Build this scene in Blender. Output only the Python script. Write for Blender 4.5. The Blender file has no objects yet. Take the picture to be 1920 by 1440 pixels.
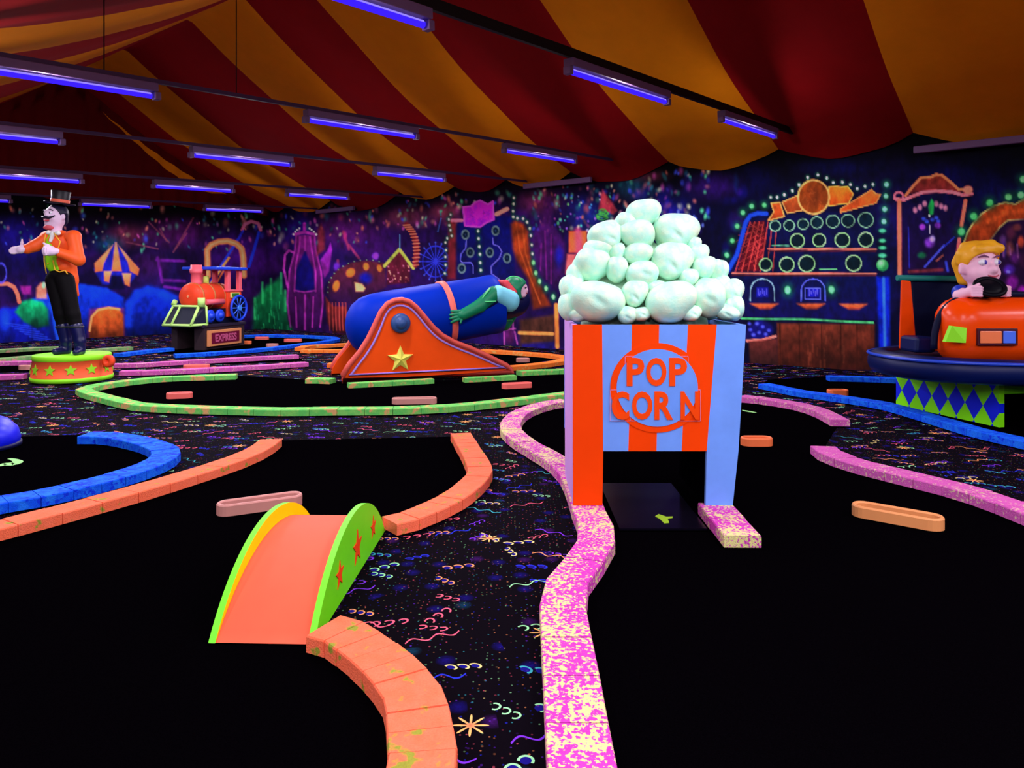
import bpy, bmesh, math, random
import numpy as np
from mathutils import Vector, Matrix
PI = math.pi
rnd = random.Random(7)
SC = bpy.context.scene
COL = SC.collection
# ------------------------------------------------------------------ view geometry (pixel frame 1920x1440)
F, H, HY, CX = 1380.0, 1.35, 530.0, 960.0
def G(px, py, z=0.0):
    d = F * (H - z) / (py - HY)
    return Vector(((px - CX) / F * d, d, z))
def P(px, py, d):
    return Vector(((px - CX) / F * d, d, H - (py - HY) / F * d))
# room frame: corner C0, a along the long mural wall, b along the rear mural wall
C0 = Vector((-7.22, 21.66, 0)); RA = Vector((.771, -.637, 0)).normalized(); RB = Vector((-.637, -.771, 0)).normalized()
def W(t, b, z=0.0):
    p = C0 + RA * t + RB * b
    return Vector((p.x, p.y, z))
# ------------------------------------------------------------------ colour
def lin(c):
    out = []
    for v in c[:3]:
        v = v / 255.0
        out.append(v / 12.92 if v <= .04045 else ((v + .055) / 1.055) ** 2.4)
    return out
# ------------------------------------------------------------------ node helper
class NT:
    def __init__(s, name):
        s.mat = bpy.data.materials.new(name); s.mat.use_nodes = True
        s.t = s.mat.node_tree; s.t.nodes.clear()
    def n(s, typ, **kw):
        nd = s.t.nodes.new(typ)
        for k, v in kw.items(): setattr(nd, k, v)
        return nd
    def put(s, sock, v):
        if isinstance(v, bpy.types.NodeSocket): s.t.links.new(v, sock)
        elif v is not None:
            if isinstance(v, (tuple, list)) and sock.type == 'RGBA' and len(v) == 3: v = (*v, 1)
            sock.default_value = v
    def m(s, op, a, b=None, c=None, clamp=False):
        nd = s.n('ShaderNodeMath', operation=op, use_clamp=clamp)
        s.put(nd.inputs[0], a)
        if b is not None: s.put(nd.inputs[1], b)
        if c is not None: s.put(nd.inputs[2], c)
        return nd.outputs[0]
    def v(s, op, a, b=None, scale=None):
        nd = s.n('ShaderNodeVectorMath', operation=op)
        s.put(nd.inputs[0], a)
        if b is not None: s.put(nd.inputs[1], b)
        if scale is not None: s.put(nd.inputs[3], scale)
        return nd.outputs['Value'] if op in ('LENGTH', 'DISTANCE', 'DOT_PRODUCT') else nd.outputs['Vector']
    def mix(s, f, a, b, blend='MIX'):
        nd = s.n('ShaderNodeMix', data_type='RGBA', blend_type=blend)
        s.put(nd.inputs[0], f); s.put(nd.inputs[6], a); s.put(nd.inputs[7], b)
        return nd.outputs[2]
    def ramp(s, f, stops, interp='LINEAR'):
        nd = s.n('ShaderNodeValToRGB'); cr = nd.color_ramp; cr.interpolation = interp
        while len(cr.elements) < len(stops): cr.elements.new(.5)
        for e, (p, c) in zip(cr.elements, stops):
            e.position = p; e.color = (*c, 1) if len(c) == 3 else c
        s.put(nd.inputs[0], f)
        return nd.outputs[0]
    def sep(s, vec):
        nd = s.n('ShaderNodeSeparateXYZ'); s.put(nd.inputs[0], vec); return nd.outputs
    def comb(s, x, y, z=0.0):
        nd = s.n('ShaderNodeCombineXYZ'); s.put(nd.inputs[0], x); s.put(nd.inputs[1], y); s.put(nd.inputs[2], z); return nd.outputs[0]
    def noise(s, vec, scale, detail=3.0, rough=.55):
        nd = s.n('ShaderNodeTexNoise'); s.put(nd.inputs['Vector'], vec); nd.inputs['Scale'].default_value = scale
        nd.inputs['Detail'].default_value = detail; nd.inputs['Roughness'].default_value = rough
        return nd.outputs[0]
    def coord(s, which='Object'):
        return s.n('ShaderNodeTexCoord').outputs[which]
    def out(s, base, rough=.6, spec=.25, metal=0.0, bump=None, bstr=.2, emit=None, estr=0.0, coat=0.0):
        p = s.n('ShaderNodeBsdfPrincipled')
        s.put(p.inputs['Base Color'], base); s.put(p.inputs['Roughness'], rough); p.inputs['Specular IOR Level'].default_value = spec
        p.inputs['Metallic'].default_value = metal; p.inputs['Coat Weight'].default_value = coat
        if emit is not None:
            s.put(p.inputs['Emission Color'], emit); p.inputs['Emission Strength'].default_value = estr
        if bump is not None:
            b = s.n('ShaderNodeBump'); b.inputs['Strength'].default_value = bstr; b.inputs['Distance'].default_value = .01
            s.put(b.inputs['Height'], bump); s.t.links.new(b.outputs[0], p.inputs['Normal'])
        o = s.n('ShaderNodeOutputMaterial'); s.t.links.new(p.outputs[0], o.inputs[0])
        return s.mat
_MC = {}
def M(name, c, rough=.55, spec=.12, var=.10, vs=6.0, bump=0.0, bs=60.0, gain=1.0, metal=0.0, coat=0.0):
    """plain painted surface: one colour with a slight brush mottling"""
    if name in _MC: return _MC[name]
    t = NT(name); l = [min(.93, x * gain) for x in lin(c)]
    co = t.coord()
    nz = t.noise(co, vs, 4.0)
    k = t.m('MULTIPLY_ADD', nz, 2 * var, 1 - var)
    base = t.mix(1.0, (*l, 1), t.comb(k, k, k), 'MULTIPLY')
    bm = t.noise(co, bs, 3.0) if bump else None
    _MC[name] = t.out(base, rough, spec, metal, bm, bump, coat=coat)
    return _MC[name]
# ------------------------------------------------------------------ mesh builder
class MB:
    def __init__(s): s.v = []; s.f = []; s.mi = []; s.sm = []
    def add(s, vs, fs, mi=0, smooth=False):
        o = len(s.v); s.v += [tuple(x) for x in vs]
        for f in fs: s.f.append(tuple(i + o for i in f)); s.mi.append(mi); s.sm.append(smooth)
        return s
    def box(s, lo, hi, mi=0, T=None):
        x0, y0, z0 = lo; x1, y1, z1 = hi
        vs = [Vector(p) for p in ((x0,y0,z0),(x1,y0,z0),(x1,y1,z0),(x0,y1,z0),(x0,y0,z1),(x1,y0,z1),(x1,y1,z1),(x0,y1,z1))]
        if T is not None: vs = [T @ p for p in vs]
        return s.add(vs, [(0,3,2,1),(4,5,6,7),(0,1,5,4),(1,2,6,5),(2,3,7,6),(3,0,4,7)], mi)
    def hexa(s, b4, t4, mi=0):
        return s.add(list(b4) + list(t4), [(0,3,2,1),(4,5,6,7),(0,1,5,4),(1,2,6,5),(2,3,7,6),(3,0,4,7)], mi)
    def prism(s, poly, o, ux, uy, n, mi=0, mside=None):
        """2-D polygon (ccw in ux,uy) extruded along n from o"""
        o, ux, uy, n = Vector(o), Vector(ux), Vector(uy), Vector(n)
        k = len(poly); a = [o + ux * p[0] + uy * p[1] for p in poly]; b = [p + n for p in a]
        off = len(s.v); s.v += [tuple(p) for p in a + b]
        s.f.append(tuple(off + i for i in range(k))); s.mi.append(mi); s.sm.append(False)
        s.f.append(tuple(off + k + i for i in reversed(range(k)))); s.mi.append(mi); s.sm.append(False)
        for i in range(k):
            j = (i + 1) % k
            s.f.append((off + i, off + k + i, off + k + j, off + j)); s.mi.append(mi if mside is None else mside); s.sm.append(False)
        return s
    def lathe(s, prof, o=(0,0,0), ax=(0,0,1), seg=32, mi=0, smooth=True, caps=True, sx=1.0, sy=1.0):
        o = Vector(o); q = Vector(ax).to_track_quat('Z', 'Y'); off = len(s.v)
        for r, z in prof:
            for i in range(seg):
                a = 2 * PI * i / seg
                s.v.append(tuple(o + q @ Vector((r * math.cos(a) * sx, r * math.sin(a) * sy, z))))
        for k in range(len(prof) - 1):
            for i in range(seg):
                j = (i + 1) % seg
                s.f.append((off + k*seg + i, off + k*seg + j, off + (k+1)*seg + j, off + (k+1)*seg + i)); s.mi.append(mi); s.sm.append(smooth)
        if caps:
            if prof[0][0] > 1e-5: s.f.append(tuple(off + i for i in reversed(range(seg)))); s.mi.append(mi); s.sm.append(False)
            if prof[-1][0] > 1e-5: s.f.append(tuple(off + (len(prof)-1)*seg + i for i in range(seg))); s.mi.append(mi); s.sm.append(False)
        return s
    def cyl(s, p, q, r, r2=None, seg=24, mi=0, smooth=True):
        p, q = Vector(p), Vector(q); d = q - p
        return s.lathe([(r, 0), (r if r2 is None else r2, d.length)], p, d, seg, mi, smooth)
    def tube(s, pts, r, seg=10, mi=0, closed=False, flat=1.0, up=None):
        pts = [Vector(p) for p in pts]; n = len(pts); off = len(s.v)
        rs = r if isinstance(r, (list, tuple)) else [r] * n
        prev = None
        for i in range(n):
            if closed: t = pts[(i+1) % n] - pts[i-1]
            else: t = pts[min(i+1, n-1)] - pts[max(i-1, 0)]
            t.normalize()
            u = prev if prev is not None else (Vector(up) if up else (Vector((0,0,1)) if abs(t.z) < .9 else Vector((1,0,0))))
            u = (u - t * u.dot(t)).normalized(); w = t.cross(u); prev = u
            for k in range(seg):
                a = 2*PI*k/seg
                s.v.append(tuple(pts[i] + u * math.cos(a) * rs[i] * flat + w * math.sin(a) * rs[i]))
        for i in range(n if closed else n - 1):
            j = (i + 1) % n
            for k in range(seg):
                l = (k + 1) % seg
                s.f.append((off+i*seg+k, off+j*seg+k, off+j*seg+l, off+i*seg+l)); s.mi.append(mi); s.sm.append(True)
        if not closed:
            s.f.append(tuple(off+k for k in range(seg))); s.mi.append(mi); s.sm.append(False)
            s.f.append(tuple(off+(n-1)*seg+k for k in reversed(range(seg)))); s.mi.append(mi); s.sm.append(False)
        return s
    def ball(s, c, r, sub=12, mi=0):
        r = (r, r, r) if not isinstance(r, (tuple, list)) else r
        off = len(s.v); c = Vector(c); nu, nv = sub * 2, sub
        s.v.append((c.x, c.y, c.z + r[2]))
        for i in range(1, nv):
            th = PI * i / nv
            for j in range(nu):
                ph = 2*PI*j/nu
                s.v.append((c.x + r[0]*math.sin(th)*math.cos(ph), c.y + r[1]*math.sin(th)*math.sin(ph), c.z + r[2]*math.cos(th)))
        s.v.append((c.x, c.y, c.z - r[2])); last = len(s.v) - 1
        def idx(i, j): return off + 1 + (i-1)*nu + j % nu
        for j in range(nu):
            s.f.append((off, idx(1, j), idx(1, j+1))); s.f.append((last, idx(nv-1, j+1), idx(nv-1, j)))
            s.mi += [mi, mi]; s.sm += [True, True]
        for i in range(1, nv-1):
            for j in range(nu):
                s.f.append((idx(i, j), idx(i+1, j), idx(i+1, j+1), idx(i, j+1))); s.mi.append(mi); s.sm.append(True)
        return s
    def build(s, name, mats, parent=None, bevel=0.0, fix=True, bseg=2):
        me = bpy.data.meshes.new(name); me.from_pydata(s.v, [], s.f)
        mats = mats if isinstance(mats, (list, tuple)) else [mats]
        for m in mats: me.materials.append(m)
        me.polygons.foreach_set('material_index', s.mi); me.polygons.foreach_set('use_smooth', s.sm)
        if fix:
            b = bmesh.new(); b.from_mesh(me); bmesh.ops.recalc_face_normals(b, faces=b.faces); b.to_mesh(me); b.free()
        me.update()
        return link(name, me, parent, bevel, bseg)
def link(name, me, parent=None, bevel=0.0, bseg=2):
    o = bpy.data.objects.new(name, me); COL.objects.link(o)
    if parent is not None: o.parent = parent
    if bevel:
        b = o.modifiers.new('Bevel', 'BEVEL'); b.width = bevel; b.segments = bseg; b.limit_method = 'ANGLE'; b.angle_limit = .7
    return o
def tag(o, label=None, cat=None, group=None, kind=None):
    if label: o['label'] = label
    if cat: o['category'] = cat
    if group: o['group'] = group
    if kind: o['kind'] = kind
    return o
def thing(name, label, cat, loc=(0,0,0), rz=0.0, group=None):
    o = bpy.data.objects.new(name, None); COL.objects.link(o); o.location = loc; o.rotation_euler = (0, 0, rz); o.empty_display_size = .1
    return tag(o, label, cat, group)
# ------------------------------------------------------------------ implicit bodies
def _smin(a, b, k):
    if k <= 0: return np.minimum(a, b)
    h = np.clip(.5 + .5 * (b - a) / k, 0, 1)
    return b * (1 - h) + a * h - k * h * (1 - h)
def cap(p, q, r1, r2=None): return ('c', np.array(p, float), np.array(q, float), r1, r1 if r2 is None else r2)
def ell(c, r, rot=None): return ('e', np.array(c, float), np.array(r, float), None if rot is None else np.array(rot.to_3x3().transposed()))
def rbox(c, hf, rd, rot=None): return ('b', np.array(c, float), np.array(hf, float), None if rot is None else np.array(rot.to_3x3().transposed()), rd)
def _prim(p, X):
    if p[0] == 'c':
        a, b = p[1], p[2]; ab = b - a; t = np.clip(((X - a) @ ab) / max(ab @ ab, 1e-9), 0, 1)
        return np.linalg.norm(X - a - t[:, None] * ab, axis=1) - (p[3] + (p[4] - p[3]) * t)
    L = X - p[1]
    if p[3] is not None: L = L @ p[3].T
    if p[0] == 'e':
        k0 = np.linalg.norm(L / p[2], axis=1); k1 = np.linalg.norm(L / (p[2] ** 2), axis=1)
        return np.where(k1 > 1e-9, k0 * (k0 - 1) / np.maximum(k1, 1e-9), -p[2].min())
    q = np.abs(L) - (p[2] - p[4])
    return np.linalg.norm(np.maximum(q, 0), axis=1) + np.minimum(q.max(axis=1), 0) - p[4]
def _bounds(p):
    if p[0] == 'c':
        r = max(p[3], p[4]); return np.minimum(p[1], p[2]) - r, np.maximum(p[1], p[2]) + r
    r = p[2].max() if p[0] == 'e' or p[3] is None else np.linalg.norm(p[2])
    rr = p[2] if p[3] is None else np.array([r] * 3)
    return p[1] - rr, p[1] + rr
def blob(name, prims, mat, parent=None, k=.03, h=.012, cut=(), kc=.01, clip=None, infl=0.0, wob=0.0):
    """one continuous smooth surface around prims (minus cut); clip = list of (point, normal): keeps the side the normal points away from"""
    lo = np.min([_bounds(p)[0] for p in prims], axis=0) - h * 3 - infl; hi = np.max([_bounds(p)[1] for p in prims], axis=0) + h * 3 + infl
    n = np.ceil((hi - lo) / h).astype(int) + 1
    ax = [lo[i] + h * np.arange(n[i]) for i in range(3)]
    V = np.empty(n)
    for i in range(n[0]):
        Y, Z = np.meshgrid(ax[1], ax[2], indexing='ij')
        X = np.stack([np.full(Y.size, ax[0][i]), Y.ravel(), Z.ravel()], 1)
        d = None
        for p in prims:
            e = _prim(p, X); d = e if d is None else _smin(d, e, k)
        d = d - infl
        if wob: d = d + wob * (np.sin(X[:,0]*31+1)*np.sin(X[:,1]*27+2)*np.sin(X[:,2]*29) + .5*np.sin(X[:,0]*63)*np.sin(X[:,1]*57+1)*np.sin(X[:,2]*60+2))
        for p in cut: d = -_smin(-d, _prim(p, X), kc)
        if clip:
            for c, nn in clip: d = np.maximum(d, (X - np.array(c, float)) @ np.array(nn, float))
        V[i] = d.reshape(n[1], n[2])
    me = nets(name, V, lo, h)
    me.materials.append(mat)
    return link(name, me, parent)
def nets(name, V, lo, h):
    S = V < 0
    nx, ny, nz = [s - 1 for s in V.shape]
    cnt = np.zeros((nx, ny, nz), int); pos = np.zeros((nx, ny, nz, 3)); num = np.zeros((nx, ny, nz))
    def cv(A, c): return A[c[0]:c[0]+nx, c[1]:c[1]+ny, c[2]:c[2]+nz]
    cs = [(i, j, k) for i in (0,1) for j in (0,1) for k in (0,1)]
    for c in cs: cnt += cv(S, c)
    for c in cs:
        for a in range(3):
            if c[a] == 0:
                d = list(c); d[a] = 1; va, vb = cv(V, c), cv(V, d)
                x = cv(S, c) != cv(S, d)
                t = np.where(x, va / np.where(x, va - vb, 1), 0)
                for q in range(3): pos[..., q] += np.where(x, c[q] + (t if q == a else 0), 0)
                num += x
    act = (cnt > 0) & (cnt < 8)
    idx = -np.ones((nx, ny, nz), int); ii = np.argwhere(act); idx[act] = np.arange(len(ii))
    vs = lo + h * (ii + pos[act] / num[act][:, None])
    fs = []
    for a in range(3):
        b, c = (a + 1) % 3, (a + 2) % 3
        sl0 = [slice(None)] * 3; sl1 = [slice(None)] * 3; sl0[a] = slice(0, -1); sl1[a] = slice(1, None)
        e = S[tuple(sl0)] != S[tuple(sl1)]; ins = S[tuple(sl0)]
        w = np.argwhere(e)
        w = w[(w[:, b] > 0) & (w[:, c] > 0) & (w[:, b] < V.shape[b]-1) & (w[:, c] < V.shape[c]-1)]
        def g(db, dc):
            u = w.copy(); u[:, b] -= db; u[:, c] -= dc; return idx[u[:,0], u[:,1], u[:,2]]
        q = np.stack([g(1,1), g(0,1), g(0,0), g(1,0)], 1)
        fl = ~ins[w[:,0], w[:,1], w[:,2]]
        q[fl] = q[fl][:, ::-1]
        fs.append(q)
    fs = np.concatenate(fs)
    me = bpy.data.meshes.new(name)
    me.vertices.add(len(vs)); me.vertices.foreach_set('co', vs.astype(np.float32).ravel())
    me.loops.add(len(fs) * 4); me.loops.foreach_set('vertex_index', fs.astype(np.int32).ravel())
    me.polygons.add(len(fs)); me.polygons.foreach_set('loop_start', np.arange(0, len(fs)*4, 4, dtype=np.int32))
    me.polygons.foreach_set('use_smooth', np.ones(len(fs), bool))
    me.update(calc_edges=True); me.validate()
    return me
def smooth_path(pts, step, closed=False):
    """Catmull-Rom through pts, resampled every step"""
    pts = [Vector(p) for p in pts]; out = []
    n = len(pts)
    for i in range(n - 1):
        p0, p1, p2, p3 = pts[max(i-1, 0)], pts[i], pts[i+1], pts[min(i+2, n-1)]
        for k in range(16):
            t = k / 16
            out.append(.5 * ((2*p1) + (p2-p0)*t + (2*p0-5*p1+4*p2-p3)*t*t + (3*p1-p0-3*p2+p3)*t**3))
    out.append(pts[-1])
    L = [0]
    for i in range(1, len(out)): L.append(L[-1] + (out[i]-out[i-1]).length)
    m = max(1, round(L[-1] / step)); res = []; j = 0
    for k in range(m + 1):
        s = L[-1] * k / m
        while j < len(L) - 2 and L[j+1] < s: j += 1
        f = (s - L[j]) / max(L[j+1] - L[j], 1e-9)
        res.append(out[j].lerp(out[j+1], min(1, f)))
    return res
def star(r, r2, n=5, rot=PI/2):
    return [((r if i % 2 == 0 else r2) * math.cos(rot + PI*i/n), (r if i % 2 == 0 else r2) * math.sin(rot + PI*i/n)) for i in range(2*n)]
def text_mesh(body, size, offset=0.0, ext=0.004):
    cu = bpy.data.curves.new('tmp', 'FONT'); cu.body = body; cu.size = size; cu.offset = offset; cu.extrude = ext; cu.align_x = 'CENTER'; cu.resolution_u = 4
    o = bpy.data.objects.new('tmp', cu); COL.objects.link(o)
    dg = bpy.context.evaluated_depsgraph_get(); dg.update()
    me = bpy.data.meshes.new_from_object(o.evaluated_get(dg))
    bpy.data.objects.remove(o); bpy.data.curves.remove(cu)
    return me
# ------------------------------------------------------------------ wall murals (flat paint on the two walls)
class Paint:
    def __init__(s, X, Y):
        s.X, s.Y = X.ravel(), Y.ravel(); s.c = np.zeros((s.X.size, 3))
    def _mix(s, i, al, col):
        col = np.asarray(col, float)
        s.c[i] = s.c[i] * (1 - al[:, None]) + col * al[:, None]
    def _sel(s, x0, y0, x1, y1):
        return np.nonzero((s.X >= x0) & (s.X <= x1) & (s.Y >= y0) & (s.Y <= y1))[0]
    @staticmethod
    def _ss(e0, e1, x):
        t = np.clip((x - e0) / (e1 - e0), 0, 1); return t * t * (3 - 2 * t)
    def dot(s, x, y, rx, ry, col, a=1.0, soft=.5, rot=0.0):
        m = max(rx, ry); i = s._sel(x-m, y-m, x+m, y+m)
        if not len(i): return
        dx, dy = s.X[i]-x, s.Y[i]-y
        if rot: dx, dy = dx*math.cos(rot)+dy*math.sin(rot), -dx*math.sin(rot)+dy*math.cos(rot)
        r = np.hypot(dx/rx, dy/ry); s._mix(i, a * s._ss(1, 1-soft, r), col)
    def ball(s, x, y, rx, ry, c0, c1, soft=.2):
        """painted ball: rim colour c1, middle c0 set up-left"""
        i = s._sel(x-rx, y-ry, x+rx, y+ry)
        if not len(i): return
        r = np.hypot((s.X[i]-x)/rx, (s.Y[i]-y)/ry); q = np.clip(np.hypot((s.X[i]-x+rx*.2)/rx, (s.Y[i]-y+ry*.35)/ry), 0, 1)[:, None]
        col = np.array(c0)*(1-q) + np.array(c1)*q; al = s._ss(1, 1-soft, r)[:, None]
        s.c[i] = s.c[i]*(1-al) + col*al
    def ring(s, x, y, rx, ry, w, col, a=1.0, fill=None):
        m = max(rx, ry) + w*2; i = s._sel(x-m, y-m, x+m, y+m)
        if not len(i): return
        r = np.hypot((s.X[i]-x)/rx, (s.Y[i]-y)/ry)
        if fill is not None: s._mix(i, s._ss(1.02, .92, r), fill)
        s._mix(i, a * s._ss(w, w*.35, np.abs(r-1)*min(rx, ry)), col)
    def line(s, pts, w, col, a=1.0, soft=.6, glow=0.0):
        pts = np.array(pts, float); m = w + glow; i = s._sel(*(pts.min(0)-m-1), *(pts.max(0)+m+1))
        if not len(i): return
        x = np.stack([s.X[i], s.Y[i]], 1); d = np.full(len(i), 1e9)
        for p, q in zip(pts[:-1], pts[1:]):
            v = q - p; t = np.clip(((x-p) @ v) / max(v @ v, 1e-9), 0, 1); d = np.minimum(d, np.linalg.norm(x-p-t[:, None]*v, axis=1))
        if glow: s._mix(i, .45*a*s._ss(w+glow, w*.5, d), np.array(col)*.6)
        s._mix(i, a * s._ss(w, w*(1-soft), d), col)
    def _in(s, pts, x):
        ins = np.zeros(len(x), bool); d = np.full(len(x), 1e9); n = len(pts)
        for k in range(n):
            p, q = pts[k], pts[(k+1) % n]; v = q - p
            t = np.clip(((x-p) @ v) / max(v @ v, 1e-9), 0, 1); d = np.minimum(d, np.linalg.norm(x-p-t[:, None]*v, axis=1))
            c = ((p[1] > x[:,1]) != (q[1] > x[:,1])) & (x[:,0] < (q[0]-p[0])*(x[:,1]-p[1])/((q[1]-p[1]) or 1e-9)+p[0]); ins ^= c
        return np.where(ins, -d, d)
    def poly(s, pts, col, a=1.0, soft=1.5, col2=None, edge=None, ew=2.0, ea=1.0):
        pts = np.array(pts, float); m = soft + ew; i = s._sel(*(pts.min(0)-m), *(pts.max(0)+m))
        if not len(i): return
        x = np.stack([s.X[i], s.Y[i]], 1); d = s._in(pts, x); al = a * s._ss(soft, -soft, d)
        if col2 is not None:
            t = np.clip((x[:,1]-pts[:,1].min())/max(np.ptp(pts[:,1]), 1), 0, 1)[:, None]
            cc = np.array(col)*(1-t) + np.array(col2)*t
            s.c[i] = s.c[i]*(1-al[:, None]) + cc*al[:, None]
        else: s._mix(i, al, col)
        if edge is not None: s._mix(i, ea * s._ss(ew, ew*.3, np.abs(d)), edge)
    def noise(s, scx, scy, seed, oct=3):
        r = np.random.RandomState(seed); o = np.zeros(len(s.X)); amp = 1; tot = 0
        for k in range(oct):
            g = r.rand(64, 64); x = (s.X+5000)/scx; y = (s.Y+5000)/scy
            x0 = np.floor(x).astype(int); y0 = np.floor(y).astype(int); fx = x-x0; fy = y-y0; fx = fx*fx*(3-2*fx); fy = fy*fy*(3-2*fy)
            q = lambda a, b: g[(x0+a) % 64, (y0+b) % 64]
            o += amp*((q(0,0)*(1-fx)+q(1,0)*fx)*(1-fy)+(q(0,1)*(1-fx)+q(1,1)*fx)*fy); tot += amp; amp *= .55; scx /= 2.1; scy /= 2.1
        return o/tot

def paint_mural(X, Y):
    p = Paint(X, Y); A = np.array
    rs = random.Random(11)
    # night sky ground: violet to the far end, navy to the near end
    u = np.clip((p.X-880)/420, 0, 1)[:, None]
    base = A([26, 5, 58])*(1-u) + A([2, 2, 30])*u
    v = np.clip((p.X-80)/350, 0, 1)[:, None]; base = A([8, 3, 44])*(1-v) + base*v
    n1 = p.noise(120, 80, 3)[:, None]; n2 = p.noise(60, 45, 5)[:, None]; n3 = p.noise(90, 120, 9)[:, None]
    c = base*(.45 + 1.1*n1)
    w1 = np.clip((n2-.52)*3.4, 0, 1); c = c*(1-.55*w1) + A([60, 12, 92])*.55*w1*(1-u*.8) + A([8, 10, 84])*.4*w1*u
    w2 = np.clip((n3-.55)*4, 0, 1); c = c*(1-.5*w2) + A([5, 12, 62])*.5*w2
    topshade = np.clip((p.Y-(395-np.clip(p.X-500, 0, 1100)*.115))/np.where(p.X > 1150, 85, 55), 0, 1)[:, None]  # shade painted in: wall top darkened where it lies unlit under the hem
    p.c = c*(.08+.92*topshade)
    for x, y, rx, ry, cc, a in ((30,440,80,60,(22,10,120),.7), (240,442,60,34,(120,38,72),.75), (205,458,40,26,(8,84,92),.6), (330,438,90,46,(84,16,92),.7), (430,480,80,80,(52,10,100),.7), (120,480,70,60,(8,8,70),.8), (290,500,60,40,(60,12,70),.5),
        (560,430,50,60,(34,10,120),.7), (650,430,90,50,(92,18,104),.7), (760,408,70,34,(120,48,66),.7), (835,398,50,28,(140,54,66),.7), (700,470,80,40,(60,10,90),.6), (1010,380,60,36,(110,36,70),.7), (1100,405,60,50,(24,44,150),.6), (1250,400,80,60,(14,18,130),.7), (1340,350,80,40,(56,16,130),.6), (1185,350,50,36,(18,70,92),.7), (1215,330,60,18,(110,40,60),.5), (1420,340,60,50,(6,6,60),.6), (1560,315,110,22,(5,6,60),.7), (1780,330,100,30,(5,5,62),.7), (1850,360,60,40,(6,8,66),.6)):
        p.dot(x, y, rx, ry, cc, a, .95)
    cols = [(215,115,90), (70,185,125), (50,70,215), (190,200,150), (180,70,150), (30,110,120), (225,140,120)]
    # soft spots of paint through the tree tops
    for (x0, x1, y0, y1, n, sm) in ((0,500,385,470,70,4), (500,700,385,460,34,4), (690,960,365,430,46,5), (1000,1160,345,430,50,4.5), (1150,1330,320,420,44,6)):
        for _ in range(n//2):
            x, y = rs.uniform(x0, x1), rs.uniform(y0, y1); y += 0 if x < 500 else -(x-(x0+x1)/2)*.05; r = rs.uniform(5, 9)
            p.dot(x, y, r, r*rs.uniform(.9, 1.8), rs.choice(cols+[(150,50,80), (120,50,70), (20,90,90)]), rs.uniform(.3, .6), .95)
        for _ in range(int(n*1.5)):
            x, y = rs.uniform(x0, x1), rs.uniform(y0, y1) + max(0, 30-(x1-x0)*.0)*0
            y += 0 if x < 500 else -(x-(x0+x1)/2)*.05
            r = rs.uniform(.5, 1.1)*sm
            p.dot(x, y, r, r*rs.uniform(1.2, 2.4), rs.choice(cols), rs.uniform(.4, .95), .9, rs.uniform(-.5, .5))
    for _ in range(34):
        x, y = rs.uniform(1035, 1150), rs.uniform(365, 440); r = rs.uniform(2, 4)
        p.dot(x, y, r, r*1.3, rs.choice([(60,140,220), (70,200,170), (40,60,230), (200,210,255), (150,90,220), (110,200,110)]), rs.uniform(.5, .95), .7)
    for _ in range(26):
        x, y = rs.uniform(1180, 1400), rs.uniform(330, 470); p.dot(x, y, rs.uniform(8, 26), rs.uniform(8, 30), rs.choice([(20,20,150), (60,20,150), (10,50,110), (10,10,120)]), .4, .95)
    for _ in range(8):
        x, y = rs.uniform(1215, 1330), rs.uniform(375, 440); p.dot(x, y, 4, 7, (110,140,255), .7, .9)
    p.poly([(1130,355), (1122,392), (1150,402), (1158,395)], (190,50,60), .8, 3)
    # ---------------- rear wall (left of the corner)
    z = lambda x, y: (150+x/4.8, 400+y/4.8)
    for q in ([(840,350), (1020,40)], [(800,260), (620,80)], [(860,320), (960,180)], [(780,250), (720,140)], [(420,260), (700,320)]):
        p.line([z(*a) for a in q], 2.5, (120,55,75), .7, .8)
    # striped marquee
    T = [(320,260), (530,520), (480,545), (125,525), (130,450)]
    p.poly([z(*a) for a in [(320,255), (530,500), (510,560), (440,640), (200,640), (120,500)]], (20,25,150), 1, 3)
    for q in ([(315,260), (330,260), (375,520), (285,520)], [(300,280), (130,450), (135,530), (200,520), (215,450)], [(340,280), (535,500), (520,560), (450,520), (430,440)], [(215,520), (285,520), (260,620), (220,610)], [(380,540), (460,540), (445,660), (400,640)]):
        p.poly([z(*a) for a in q], (250,150,95), 1, 2, (235,100,50))
    p.poly([z(*a) for a in [(285,560), (375,560), (400,680), (250,690)]], (6,4,40), 1, 3)
    # violet frames and ribs
    for q in ([(700,400), (740,620)], [(690,420), (940,430)], [(740,600), (940,610)], [(760,660), (960,690)]): p.line([z(*a) for a in q], 5, (110,25,150), .8, .9)
    # blue hills
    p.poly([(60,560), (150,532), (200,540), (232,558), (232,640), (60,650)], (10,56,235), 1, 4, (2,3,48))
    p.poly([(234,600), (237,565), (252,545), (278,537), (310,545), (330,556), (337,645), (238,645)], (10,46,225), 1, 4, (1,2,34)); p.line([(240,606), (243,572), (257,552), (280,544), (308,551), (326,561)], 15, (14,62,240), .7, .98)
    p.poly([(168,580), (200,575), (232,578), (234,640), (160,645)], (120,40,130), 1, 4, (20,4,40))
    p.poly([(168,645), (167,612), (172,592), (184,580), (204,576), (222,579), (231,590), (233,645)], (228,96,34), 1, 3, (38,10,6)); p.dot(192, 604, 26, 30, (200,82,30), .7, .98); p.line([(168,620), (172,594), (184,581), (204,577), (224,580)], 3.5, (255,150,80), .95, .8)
    p.poly([(-330,600), (-180,560), (-60,590), (0,580), (40,575), (92,622), (110,650), (-330,662)], (10,30,200), 1, 5, (3,4,70))
    p.dot(10, 600, 16, 34, (16,60,240), .9, .8)
    for k in range(7): p.line([(10+k*9, 606+k*5), (60+k*7, 612+k*5)], 2.0, (40,80,240), .5, .9)
    p.poly([(28,585), (40,566), (58,561), (80,566), (90,580), (92,610), (70,616), (45,604)], (12,180,105), 1, 4, (2,40,28))
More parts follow.
